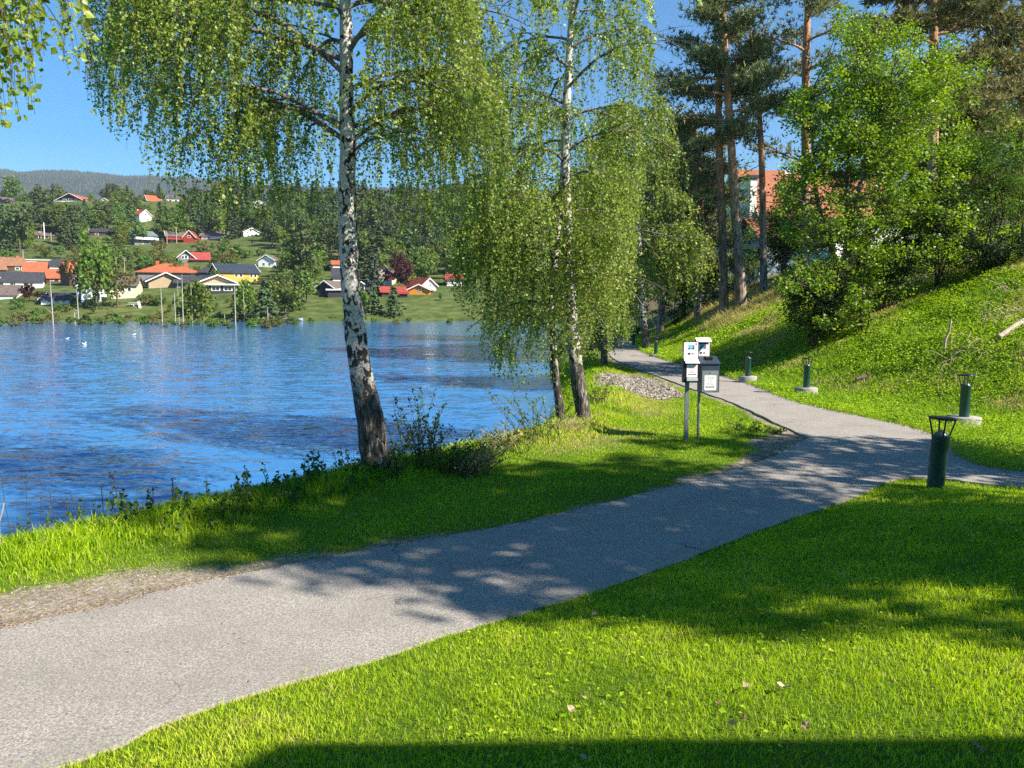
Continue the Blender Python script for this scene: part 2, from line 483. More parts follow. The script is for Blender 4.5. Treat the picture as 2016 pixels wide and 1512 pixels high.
# path: one flat asphalt sheet with a ragged edge and a small drop at the sides
out = []
for i, p in enumerate(PATH):
    a = PATH[i - 1]; c2 = PATH[(i + 1) % len(PATH)]
    t = (c2 - a) / max(1e-6, np.linalg.norm(c2 - a)); q = np.array([-t[1], t[0]])
    out.append(p + q * .05 * (fbm(np.array([p[0] * 3]), np.array([p[1] * 3]), 44)[0] - .5) * 2)
out = np.array(out)
mb = MB()
tri = np.array([list(t) for t in tessellate_polygon([[Vector((p[0], p[1], 0)) for p in out]])])
k = len(out)
V = np.concatenate([np.c_[out, np.full(k, .004)], np.c_[out, np.full(k, -.09)]])
a = out[tri[0]]
area = (a[1][0] - a[0][0]) * (a[2][1] - a[0][1]) - (a[2][0] - a[0][0]) * (a[1][1] - a[0][1])
mb.add(V, tri if area > 0 else tri[:, ::-1])
i = np.arange(k); j = (i + 1) % k
mb.add(V, np.stack([i, j, j + k, i + k], -1))
m, n, b = newmat('old_asphalt')
sp1 = noise(n, 60, 5, rough=.85); sp2 = noise(n, 1.3, 5); sp3 = noise(n, 9, 5)
base = ramp(n, sp1, [(.34, (.10, .09, .078)), (.47, (.25, .227, .20)), (.56, (.39, .357, .315)), (.68, (.64, .60, .53))])
base = mixc(n, ramp(n, sp2, [(.35, (.0, .0, .0)), (.75, (.55, .55, .55))]), base, (.20, .18, .155))
base = mixc(n, ramp(n, sp3, [(.64, (0, 0, 0)), (.78, (.35, .35, .35))]), base, (.13, .115, .10))
vc = n.nodes.new('ShaderNodeTexVoronoi'); vc.feature = 'DISTANCE_TO_EDGE'; vc.inputs['Scale'].default_value = .42
tc = n.nodes.new('ShaderNodeTexCoord')
wv = N(n, 'ShaderNodeTexNoise'); wv.inputs['Scale'].default_value = 1.6; wv.inputs['Detail'].default_value = 5
n.links.new(tc.outputs['Object'], wv.inputs[0])
vm = n.nodes.new('ShaderNodeVectorMath'); vm.operation = 'MULTIPLY_ADD'
n.links.new(wv.outputs['Color'], vm.inputs[0]); vm.inputs[1].default_value = (1.3, 1.3, 0); n.links.new(tc.outputs['Object'], vm.inputs[2])
n.links.new(vm.outputs[0], vc.inputs[0])
crack = ramp(n, vc.outputs[0], [(.0, (1, 1, 1)), (.0045, (0, 0, 0))])
cr2 = mixc(n, ramp(n, sp2, [(.5, (0, 0, 0)), (.6, (1, 1, 1))]), (0, 0, 0), crack)
base = mixc(n, cr2, base, (.05, .045, .04))
n.links.new(base, b.inputs['Base Color']); b.inputs['Roughness'].default_value = .88; b.inputs['Specular IOR Level'].default_value = .25
bump(n, b, sp1, .55, .012)
path = mb.build('path', m); tag(path, kind='structure')

# river: a fine fan of real ripples in the part one can see, a plain sheet lower down elsewhere
mb = MB()
wx = axis([(-900, -200, 70), (-200, 60, 20), (60, 300, 40)]); wy = axis([(-60, 10, 10), (10, 190, 20)])
grid_mesh(mb, wx, wy, lambda x, y: np.full(x.shape, WATER_Z - .22))
ry = 8.0 * np.exp(np.arange(0, 760) * .0040); ry = ry[ry < 166]
ra = np.linspace(-.92, .26, 400)
Yf, Af = np.meshgrid(ry, ra, indexing='ij'); Xf = Yf * Af
cell = np.maximum(Yf * .0040, Yf * (ra[1] - ra[0]))
def wave(lx, ly, a, s, skew=.25):
    lam = min(lx, ly)
    fade = np.clip(lam * 1.0 / (2.2 * cell) - .35, 0, 1)
    n_ = vnoise(Xf / lx + Yf * skew / ly, Yf / ly, s)
    return a * fade * (1 - np.abs(2 * n_ - 1) * 1.0)
gust = .68 + .12 * fbm(Xf * .035 + 3, Yf * .10, 141, 3)
Zf = WATER_Z + gust * (wave(9, 2.6, .022, 101) + wave(3.4, 1.1, .045, 102, -.3) + wave(1.5, .55, .040, 103) + wave(.7, .27, .026, 104, -.2) + wave(.33, .14, .013, 105))
Zf = Zf - .05
na = len(ra); i_ = np.arange(len(ry) - 1)[:, None] * na + np.arange(na - 1)[None, :]
mb.add(np.stack([Xf, Yf, Zf], -1).reshape(-1, 3), np.stack([i_, i_ + 1, i_ + na + 1, i_ + na], -1).reshape(-1, 4), 0, .5, True)
m, n, b = newmat('river_water')
b.inputs['Base Color'].default_value = (.035, .16, .38, 1)
b.inputs['Roughness'].default_value = .07; b.inputs['IOR'].default_value = 1.33; b.inputs['Specular IOR Level'].default_value = .7
# fine ripples too small for the mesh tilt the normal directly
tc = n.nodes.new('ShaderNodeTexCoord'); geo = n.nodes.new('ShaderNodeNewGeometry')
acc = geo.outputs['Normal']
for sc, am in (((1.4, 4.2, 1), .42), ((5, 12, 1), .40)):
    mp = n.nodes.new('ShaderNodeMapping'); mp.inputs['Scale'].default_value = sc; n.links.new(tc.outputs['Object'], mp.inputs[0])
    nz = N(n, 'ShaderNodeTexNoise'); nz.inputs['Scale'].default_value = 1; nz.inputs['Detail'].default_value = 3; n.links.new(mp.outputs[0], nz.inputs[0])
    v1 = n.nodes.new('ShaderNodeVectorMath'); v1.operation = 'SUBTRACT'; n.links.new(nz.outputs['Color'], v1.inputs[0]); v1.inputs[1].default_value = (.5, .5, .5)
    v2 = n.nodes.new('ShaderNodeVectorMath'); v2.operation = 'MULTIPLY_ADD'; n.links.new(v1.outputs[0], v2.inputs[0]); v2.inputs[1].default_value = (am * .5, am, 0); n.links.new(acc, v2.inputs[2])
    acc = v2.outputs[0]
vn = n.nodes.new('ShaderNodeVectorMath'); vn.operation = 'NORMALIZE'; n.links.new(acc, vn.inputs[0]); n.links.new(vn.outputs[0], b.inputs['Normal'])
water = mb.build('water', m); tag(water, kind='structure')

# ================================================================ FAR BANK AND MOUNTAINS
FP_Y = [100, 150, 157, 162, 190, 230, 320, 430, 475, 560, 900, 1400, 2600]
FP_Z = [-5, -2.2, -.85, .25, 5.7, 10.8, 28.8, 58.5, 61, 56, 60, 90, 330]
RG_U = [-900, -300, 0, 60, 105, 160, 232, 290, 360, 450, 600, 900, 1300, 2300]
RG_V = [400, 356, 349, 347, 341, 350, 344, 352, 353, 358, 372, 378, 384, 400]
MY = 3800.0
def TF(x, y):
    x, y = np.asarray(x, float), np.asarray(y, float)
    z = np.interp(y, FP_Y, FP_Z)
    z = z + (fbm(x * .02, y * .02, 61) - .5) * 5 * sstep(200, 330, y) * sstep(900, 500, y)
    z = z + (fbm(x * .07, y * .07, 62) - .5) * 1.4 * sstep(157, 185, y)
    u = 1008 + F * x / MY
    ridge = CAMZ + (600 - np.interp(u, RG_U, RG_V)) / F * MY - 38
    k = sstep(900, MY, y)
    rel = fbm(x * .0016, y * .0016, 71, 5) - .5
    zm = 60 + (ridge - 60) * k ** 1.25 + rel * 260 * k * (1 - k) * 2 + (fbm(x * .012, y * .012, 73, 4) - .5) * 26 * k
    return np.where(y > 900, np.where(y > MY, ridge - (y - MY) * .25 + (fbm(x * .012, y * .012, 73, 4) - .5) * 26, zm), z)
mb = MB()
fx = axis([(-6000, -2600, 200), (-2600, -420, 36), (-420, 330, 8), (330, 1500, 45), (1500, 5000, 250)])
fy = axis([(100, 150, 25), (150, 260, 4), (260, 480, 8), (480, 900, 30), (900, 4100, 55), (4100, 5200, 250)])
grid_mesh(mb, fx, fy, TF)
m, n, b = newmat('hillside_meadow')
a1 = noise(n, .35, 6); a2_ = noise(n, .035, 5); a3 = noise(n, .004, 6)
mead = ramp(n, a1, [(.3, (.04, .06, .016)), (.5, (.085, .115, .028)), (.7, (.17, .17, .06))])
mead = mixc(n, ramp(n, a2_, [(.5, (0, 0, 0)), (.7, (.6, .6, .6))]), mead, (.05, .09, .02))
forest = ramp(n, a3, [(.35, (.014, .028, .012)), (.55, (.028, .045, .018)), (.68, (.06, .055, .025))])
forest = mixc(n, ramp(n, noise(n, .03, 5), [(.45, (0, 0, 0)), (.7, (.75, .75, .75))]), forest, (.010, .02, .010))
tc = n.nodes.new('ShaderNodeTexCoord'); sx = n.nodes.new('ShaderNodeSeparateXYZ'); n.links.new(tc.outputs['Object'], sx.inputs[0])
fm = ramp(n, math_(n, 'MULTIPLY', sx.outputs['Y'], .001), [(.50, (0, 0, 0)), (.60, (1, 1, 1))])
n.links.new(mixc(n, fm, mead, forest), b.inputs['Base Color'])
b.inputs['Roughness'].default_value = .95; b.inputs['Specular IOR Level'].default_value = .1
hills = mb.build('hillside', m); tag(hills, kind='structure')

# distant forest cover on the mountain: one mass of small pointed trees
k = 30000
yy = 1300 + 2550 * R.random(k) ** .55
uu = -80 + 1080 * R.random(k)
xx = (uu - 1008) / F * yy
keep = fbm(xx * .006, yy * .006, 81) > .36
xx, yy = xx[keep], yy[keep]; k = len(xx); zz = TF(xx, yy)
hh = R.uniform(7, 15, k); rr_ = hh * R.uniform(.24, .42, k)
ang = np.arange(5) * 2 * np.pi / 5
V = np.zeros((k, 6, 3))
V[:, :5, 0] = xx[:, None] + rr_[:, None] * np.cos(ang); V[:, :5, 1] = yy[:, None] + rr_[:, None] * np.sin(ang); V[:, :5, 2] = zz[:, None]
V[:, 5] = np.stack([xx, yy, zz + hh], -1)
b0 = np.arange(k)[:, None] * 6; j = np.arange(5)[None, :]
f = np.stack([b0 + j, b0 + (j + 1) % 5, np.broadcast_to(b0 + 5, (k, 5))], -1).reshape(-1, 3)
mb = MB(); mb.add(V.reshape(-1, 3), f, 0, np.repeat(np.clip(R.random(k), 0, 1), 6))
o = mb.build('mountain_forest', foliage('far_forest', [(0, (.015, .03, .013)), (.6, (.03, .05, .02)), (1, (.075, .07, .03))], .0, .9))
tag(o, 'dark spruce forest covering the distant mountain ridge', 'forest', kind='stuff')

# ================================================================ GRASS
def blades(mb, x, y, h, wd, var, lean=.45, fine=True, mat=0, z=None):
    k = len(x)
    if k == 0: return
    z = T(x, y) - .005 if z is None else z
    a = R.random(k) * 2 * np.pi; l = R.random(k) * 2 * np.pi
    sd = np.stack([np.cos(a), np.sin(a), np.zeros(k)], -1) * (wd / 2)[:, None]
    ln = np.stack([np.cos(l), np.sin(l), np.zeros(k)], -1) * (h * lean * R.uniform(.2, 1.5, k))[:, None]
    b = np.stack([x, y, z], -1)
    up = np.zeros((k, 3)); up[:, 2] = h
    if fine:
        V = np.stack([b - sd, b + sd, b + up * .55 + ln * .35 + sd * .8, b + up * .55 + ln * .35 - sd * .8, b + up * R.uniform(.75, 1, k)[:, None] + ln], 1)
        i = np.arange(k) * 5
        vv = np.repeat(var, 5)
        mb.add(V.reshape(-1, 3), np.stack([i, i + 1, i + 2, i + 3], -1), mat, vv)
        mb.Fs.append((np.stack([i + 3, i + 2, i + 4], -1) + mb.n - 5 * k, mat, False))
    else:
        V = np.stack([b - sd, b + sd, b + up + ln], 1); i = np.arange(k) * 3
        mb.add(V.reshape(-1, 3), np.stack([i, i + 1, i + 2], -1), mat, np.repeat(var, 3))
def leaves(mb, P, size, axis_, nrm_, mat=0, var=.5, wide=.4, fold=.12):
    """one folded diamond leaf per point, pointing along axis_"""
    k = len(P)
    if k == 0: return
    size = np.broadcast_to(np.asarray(size, float), (k,))[:, None]
    ax = nrm(axis_); sd = nrm(np.cross(ax, nrm_)); nn = np.cross(sd, ax)
    V = np.stack([P, P + ax * size * .42 + sd * size * wide + nn * size * fold, P + ax * size, P + ax * size * .42 - sd * size * wide + nn * size * fold], 1)
    i = np.arange(k) * 4
    v = np.broadcast_to(np.asarray(var, float), (k,))
    mb.add(V.reshape(-1, 3), np.stack([i, i + 1, i + 2, i + 3], -1), mat, np.repeat(v, 4))
def rdir(k, up=0.0):
    d = R.normal(size=(k, 3)); d[:, 2] += up
    return nrm(d)
def scatter(x0, x1, y0, y1, dens, margin=560):
    k = int((x1 - x0) * (y1 - y0) * dens)
    x, y = R.uniform(x0, x1, k), R.uniform(y0, y1, k)
    u, v = proj(np.stack([x, y, np.zeros(k)], -1))
    m = (u > -margin) & (u < 2016 + margin) & (y > .5)
    return x[m], y[m]

# lawn in front
x, y = scatter(-4.2, 10.5, 2.0, 12.5, 5200)
la = lawn_a(x, y); pd = path_dist(x, y)
m = (la > -.6) & (pd > -.02 - .05 * (fbm(x * 4, y * 4, 12) > .55)) & (x + 0 * y < 11)
m &= R.random(len(x)) < np.clip((5.2 / np.hypot(x, y)) ** 1.2, .3, 1)
x, y = x[m], y[m]; d = np.hypot(x, y)
pn = fbm(x * 1.6, y * 1.6, 15); pn2 = fbm(x * .5, y * .5, 16)
h = R.uniform(.022, .050, len(x)) * (.75 + .6 * pn) * np.where(R.random(len(x)) < .02, 2.1, 1)
pn3 = fbm(x * 5, y * 5, 19)
var = np.clip(.42 + (pn2 - .5) * .9 + (pn - .5) * .5 + (pn3 - .5) * .5 + R.normal(0, .17, len(x)), 0, .86)
var = np.where(R.random(len(x)) < .03 + .16 * (pn3 > .62) * (pn2 > .5), R.uniform(.9, 1, len(x)), var)
mb = MB(); blades(mb, x, y, h, R.uniform(.0035, .006, len(x)) * np.clip(d / 5, 1, 2), var, .6)
# broad clover and plantain leaves between the blades
x, y = scatter(-2.5, 8, 2.8, 11, 90)
m = (lawn_a(x, y) > .1) & (fbm(x * 1.1, y * 1.1, 18) > .5); x, y = x[m], y[m]
P = np.stack([x, y, T(x, y) + R.uniform(.015, .04, len(x))], -1)
leaves(mb, P, R.uniform(.02, .045, len(x)), rdir(len(x)) * [1, 1, .25], np.array([0, 0, 1.0]) + R.normal(0, .25, (len(x), 3)), 0, R.uniform(.2, .8, len(x)), .38)
lawn = mb.build('lawn_grass', MT['grass']); tag(lawn, 'short bright green lawn sloping down to the near side of the path', 'grass', kind='stuff')

# river bank strip between path and water
x, y = scatter(-16, 6.5, 2.5, 36, 3600)
d = np.hypot(x, y)
m = R.random(len(x)) < np.clip((6.0 / d) ** 1.35, .05, 1); x, y, d = x[m], y[m], d[m]
rd = riv_dist(x, y); pd = path_dist(x, y)
gm = gravel_mask(x, y, pd); dm = dry_mask(x, y)
m = (rd < 1.5) & (pd > -.03) & (lawn_a(x, y) < -.5) & (x < 6.5) & (R.random(len(x)) > gm * .80)
m &= ~((y > 14) & (x > np.interp(y, [14, 20, 30, 40], [5.6, 5.8, 5.0, 3.5])))
x, y, d, rd, pd, gm, dm = [q[m] for q in (x, y, d, rd, pd, gm, dm)]
pn = fbm(x * 1.3, y * 1.3, 25)
edge = sstep(-1.5, -.4, rd)
h = R.uniform(.02, .055, len(x)) * (.6 + .8 * pn) + edge * R.uniform(.02, .17, len(x)) * (.5 + pn)
h *= 1 - .55 * gm
var = np.clip(.20 + (pn - .5) * .8 + R.normal(0, .17, len(x)), 0, .85)
var = np.where(R.random(len(x)) < .06 + .55 * dm + .25 * gm, R.uniform(.86, 1, len(x)), var)
mb = MB(); blades(mb, x, y, h, R.uniform(.004, .008, len(x)) * np.clip(d / 6.5, 1, 3.4) * (1 + .5 * edge), var, .5)
o = mb.build('bank_grass', MT['grass']); tag(o, 'uneven grass on the river bank left of the path, taller at the water', 'grass', kind='stuff')

# embankment: broad-leaved weeds, grass and straw
x, y = scatter(6.8, 34, 10, 62, 1500)
d = np.hypot(x, y)
m = R.random(len(x)) < np.clip((15.0 / d) ** 1.7, .03, 1); x, y, d = x[m], y[m], d[m]
pd = path_dist(x, y); la = lawn_a(x, y)
fd = np.min([np.hypot(x - GP(*q)[0], y - GP(*q)[1]) for q in ((1897, 838), (1587, 776), (1472, 752))], 0)
m = (pd > -.03) & (la < .0) & (fd > .39) & (x > np.interp(y, [10, 13, 40, 50, 62], [6.8, 6.9, 6.3, 3, -4])); x, y, d, pd = x[m], y[m], d[m], pd[m]
dm = dry_mask(x, y); pn = fbm(x * .9, y * .9, 27)
e = x - np.interp(y, FOOT_Y, FOOT_X)
leaf = (R.random(len(x)) < .62 * (pn > .42) + .12) & (R.random(len(x)) > dm)
mb = MB()
xg, yg, dg, dmg, png = x[~leaf], y[~leaf], d[~leaf], dm[~leaf], pn[~leaf]
long_ = sstep(36, 42, yg)
h = R.uniform(.06, .17, len(xg)) * (.6 + .8 * png) * (1 + 2.6 * long_ * dmg)
var = np.clip(.48 + (png - .5) * .5 + R.normal(0, .15, len(xg)), 0, .82)
var = np.where(R.random(len(xg)) < dmg * .8 + .04, R.uniform(.93, 1, len(xg)), var)
blades(mb, xg, yg, h, R.uniform(.008, .014, len(xg)) * np.clip(dg / 16, .8, 3.5), var, .8)
xl, yl, dl = x[leaf], y[leaf], d[leaf]
P = np.stack([xl, yl, T(xl, yl) + R.uniform(.02, .17, len(xl)) * (.4 + pn[leaf])], -1)
leaves(mb, P, R.uniform(.030, .060, len(xl)) * np.clip(dl / 18, .8, 2.6), rdir(len(xl)) * [1, 1, .45], np.array([-.15, -.1, 1.0]) + R.normal(0, .38, (len(xl), 3)), 0,
       np.clip(.45 + (pn[leaf] - .5) * .6 + R.normal(0, .16, len(xl)), 0, .84), .40)
o = mb.build('embankment_weeds', MT['weed']); tag(o, 'low leafy weeds and grass covering the sunny embankment right of the path', 'ground cover', kind='stuff')
# flattened straw lying on the slope
mb = MB()
x, y = scatter(8, 20, 13, 46, 45)
dm = dry_mask(x, y); m = R.random(len(x)) < dm; x, y = x[m], y[m]
k = len(x); a = R.uniform(0, 2 * np.pi, k); L = R.uniform(.2, .55, k)
pts = np.stack([np.stack([x + np.cos(a) * L * t, y + np.sin(a) * L * t, T(x + np.cos(a) * L * t, y + np.sin(a) * L * t) + .05 + .22 * L * 4 * t * (1 - t)], -1) for t in (0, .35, .7, 1)], 1)
tubes3(mb, pts, .0055, 0, .7 + 0 * np.repeat(x, 12))
o = mb.build('dry_straw', MT['dry']); tag(o, 'pale dry straw lying in tufts on the embankment', 'straw', kind='stuff')

# gravel at the far side of the bank, and pebbles on the verge
def stones(mb, x, y, s):
    k = len(x)
    base = np.array([(1, 0, 0), (-1, 0, 0), (0, 1, 0), (0, -1, 0), (0, 0, 1), (0, 0, -1)], float)
    fc = np.array([(0, 2, 4), (2, 1, 4), (1, 3, 4), (3, 0, 4), (2, 0, 5), (1, 2, 5), (3, 1, 5), (0, 3, 5)])
    V = base[None] * R.uniform(.6, 1.25, (k, 6, 3)) * s[:, None, None]; V[:, :, 2] *= .6
    V += R.normal(0, .15, V.shape) * s[:, None, None]
    V += np.stack([x, y, T(x, y) + s * .25], -1)[:, None, :]
    f = (np.arange(k)[:, None, None] * 6 + fc[None]).reshape(-1, 3)
    mb.add(V.reshape(-1, 3), f, 0, np.repeat(R.random(k), 6))
mb = MB()
x, y = scatter(2, 6.5, 17, 28, 150)
m = (gravel_mask(x, y, path_dist(x, y)) > .55) & (path_dist(x, y) > .25); x, y = x[m], y[m]
stones(mb, x, y, R.uniform(.025, .075, len(x)))
o = mb.build('riverside_rubble', foliage('stone', [(0, (.10, .085, .07)), (.5, (.22, .19, .155)), (1, (.36, .32, .27))], 0, .9)); tag(o, 'pale grey crushed stone beside the far stretch of path', 'gravel', kind='stuff')
mb = MB()
x, y = scatter(-6, 0, 4.2, 10, 420)
pd = path_dist(x, y); m = (gravel_mask(x, y, pd) > .5) & (pd > .02) & (lawn_a(x, y) < -1) ; x, y = x[m], y[m]
stones(mb, x, y, R.uniform(.004, .012, len(x)) * R.uniform(.5, 1.5, len(x)))
x, y = scatter(3, 6, 10, 15, 300)
pd = path_dist(x, y); m = (gravel_mask(x, y, pd) > .5) & (pd > .02) & (lawn_a(x, y) < -1); x, y = x[m], y[m]
stones(mb, x, y, R.uniform(.008, .018, len(x)))
o = mb.build('verge_gravel', bpy.data.materials['stone']); tag(o, 'fine gravel on the left verge of the path', 'gravel', kind='stuff')
# reddish birch litter gathered along the left edge of the path, a few stray bits on the asphalt
mb = MB()
x, y = scatter(-8, 4.5, 3, 14.5, 2200)
pd = path_dist(x, y)
m = (lawn_a(x, y) < -1) & (R.random(len(x)) < np.exp(-((pd - .05) / .10) ** 2) * (.25 + fbm(x * 2, y * 2, 91))); x, y = x[m], y[m]
P = np.stack([x, y, np.maximum(T(x, y), np.where(path_dist(x, y) < 0, .004, -1)) + R.uniform(.002, .012, len(x))], -1)
leaves(mb, P, R.uniform(.01, .028, len(x)), rdir(len(x)) * [1, 1, .15], np.array([0, 0, 1.]) + R.normal(0, .3, (len(x), 3)), 0, R.uniform(0, .5, len(x)), .3)
x, y = scatter(-6, 5, 3, 12, 3.2); pd = path_dist(x, y); m = pd < -.1; x, y = x[m], y[m]
P = np.stack([x, y, np.full(len(x), .008)], -1)
leaves(mb, P, R.uniform(.012, .03, len(x)), rdir(len(x)) * [1, 1, .05], np.array([0, 0, 1.]) + R.normal(0, .15, (len(x), 3)), 0, R.uniform(0, .8, len(x)), .2)
o = mb.build('leaf_litter', MT['deadleaf']); tag(o, 'rust brown birch litter along the left edge of the path', 'leaf litter', kind='stuff')

# dry leaves lying on the lawn: each one a thing
def dead_leaf(u, v, size, var, label):
    p = GP(u, v, 2.0); mb = MB()
    k = 9; a = np.linspace(0, 2 * np.pi, k, endpoint=False)
    r = size * (.55 + .3 * (np.arange(k) % 2) + R.normal(0, .05, k))
    V = np.stack([np.cos(a) * r, np.sin(a) * r * .8, np.abs(np.cos(a)) * size * .35 + R.normal(0, size * .08, k)], -1)
    V = np.concatenate([V, [[0, 0, 0]]])
    mb.add(V, [[i, (i + 1) % k, k] for i in range(k)], 0, var)
    tube(mb, [(0, 0, 0), (-size * .9, .1 * size, .02), (-size * 1.4, .2 * size, .03)], size * .04, 4, 0, .2)
    o = mb.build('dry_leaf', MT['deadleaf']); o.location = p + np.array([0, 0, .045]); o.rotation_euler = (R.normal(0, .3), R.normal(0, .3), R.uniform(0, 6))
    tag(o, label, 'leaf', 'dry leaves on the lawn')
for u, v, s, vr, lb in [(1541, 1368, .05, 1, 'largest pale grey dry leaf on the sunlit lawn'), (1470, 1367, .042, .75, 'curled tan dry leaf left of the large grey leaf'),
                        (1462, 1430, .04, .15, 'dark brown dry leaf on the lawn above a pale one'), (1438, 1444, .042, .8, 'pale dry leaf just below the dark brown leaf'),
                        (1586, 1446, .04, .6, 'brownish dry leaf at the lower right of the sunlit lawn'), (1147, 1387, .032, 1, 'small whitish dry leaf alone on the lower left lawn'),
                        (1125, 1413, .036, .7, 'tan dry leaf low on the left part of the lawn'), (1169, 1219, .036, .6, 'dry leaf at the upper edge of the sunlit lawn'),
                        (1413, 1400, .03, .3, 'small brown dry leaf in the middle of the lawn'), (1148, 1508, .03, 1, 'pale scrap in the dark shade at the bottom of the lawn'),
                        (1925, 1490, .045, .5, 'brown dry leaf at the lower right corner of the lawn')]:
    dead_leaf(u, v, s, vr, lb)

# ================================================================ BOLLARDS
MT['bollard'] = plain('green_powder_coat', (.013, .062, .054), .38, .18, 5, spec=.5)
MT['dark_metal'] = plain('dark_lamp_metal', (.012, .018, .020), .4, .2, 8, spec=.5)
MT['reflector'] = plain('grey_reflector', (.14, .145, .15), .35, .15, 12, .3)
MT['concrete'] = plain('concrete', (.30, .285, .25), .9, .25, 7, bm=.3, spec=.15)
def bollard(u, v, s, label, base=None, tilt=(0, 0), y=None):
    p = GP(u, v) if y is None else np.array([PY(u, v, y)[0], y, 0.0])
    if y is not None: p[2] = Tz(p[0], p[1])
    z0 = p[2] + (base or 0)
    t = thing('bollard_light', label, 'bollard', (p[0], p[1], z0), 0, 'green bollard lights along the path')
    t.rotation_euler = (tilt[0], tilt[1], 0)
    r = .108 * s; H = .74 * s; top = .985 * s
    mb = MB(); lathe(mb, [(r * .96, -.12), (r, 0), (r, H - .03), (r * 1.03, H - .028), (r * 1.03, H), (r * .96, H + .004), (0, H + .004)], 28)
    mb.build('post', MT['bollard'], t)
    mb = MB(); lathe(mb, [(r * .8, H), (r * .74, H + .02 * s), (r * .16, H + .07 * s), (0, H + .075 * s)], 24); mb.build('reflector', MT['reflector'], t)
    R2 = r * 1.58
    for k in range(4):
        a = math.atan2(p[1], p[0]) + rad(14 + 90 * k)
        mb = MB(); c, s_ = math.cos(a), math.sin(a)
        tube(mb, [(r * .95 * c, r * .95 * s_, H - .05 * s), (r * 1.0 * c, r * 1.0 * s_, H + .01), (R2 * .95 * c, R2 * .95 * s_, top - .02 * s)], .0125 * s, 6)
        mb.build('strut', MT['dark_metal'], t)
    mb = MB(); lathe(mb, [(0, top - .034 * s), (R2 * .86, top - .032 * s), (R2 * .97, top - .028 * s), (R2, top - .026 * s), (R2, top - .004 * s), (R2 * .9, top), (0, top + .012 * s)], 32); mb.build('cap', MT['dark_metal'], t)
    if base:
        mb = MB(); lathe(mb, [(.36 * s, -base - .2), (.36 * s, -.012), (.35 * s, 0), (0, .003)], 32)
        f = mb.build('footing', MT['concrete'], t)
bollard(1841, 962, 1.0, 'tallest nearest dark bollard light standing in the shaded lawn edge', None, (0, rad(3.0)))
bollard(1897, 838, .90, 'bollard light on a round concrete footing right behind the nearest bollard', .19)
bollard(1587, 776, .84, 'bollard light on a concrete footing beside the path, midway along the embankment', .19)
bollard(1472, 752, .80, 'bollard light on a concrete footing just right of the information stands', .19)
bollard(1291, 699, .84, 'small far bollard light on a concrete footing left of the information stands', .12, y=37.5)
bollard(1247, 692, .84, 'farthest bollard light beside the birch hanging leaves', .12, y=46)

# ================================================================ INFORMATION STANDS
MT['black'] = plain('black_enamel', (.012, .011, .012), .35, .2, 6, spec=.5)
MT['slate'] = plain('dark_blue_grey_metal', (.03, .045, .065), .45, .2, 6, spec=.5)
MT['steel'] = plain('brushed_steel', (.33, .36, .37), .42, .12, 14, .6)
MT['galv'] = plain('galvanised_post', (.22, .24, .25), .5, .2, 18, .5)
MT['paper'] = plain('white_poster', (.78, .77, .75), .5, .03, 4)
MT['ink'] = plain('dark_print', (.03, .03, .035), .6, .1)
MT['redink'] = plain('red_print', (.45, .09, .07), .6, .1)
MT['greyink'] = plain('grey_print', (.42, .42, .42), .6, .1)
MT['picblue'] = plain('picture_sky', (.16, .42, .70), .5, .35, 9)
MT['picdark'] = plain('picture_hills', (.02, .05, .08), .5, .4, 12)
def rows(mb, x0, x1, z, hgt, y, seed, mat=0, dens=.75):
    """a line of tiny, illegible lettering built as short upright strokes"""
    rr = random.Random(seed); x = x0
    while x < x1 - hgt * .3:
        wd = hgt * rr.uniform(.25, .6)
        if rr.random() < dens:
            a = hgt * rr.uniform(.0, .25)
            box(mb, (x, y - .0008, z + a), (min(x1, x + wd), y, z + hgt * rr.uniform(.75, 1)), mat)
        x += wd + hgt * .16
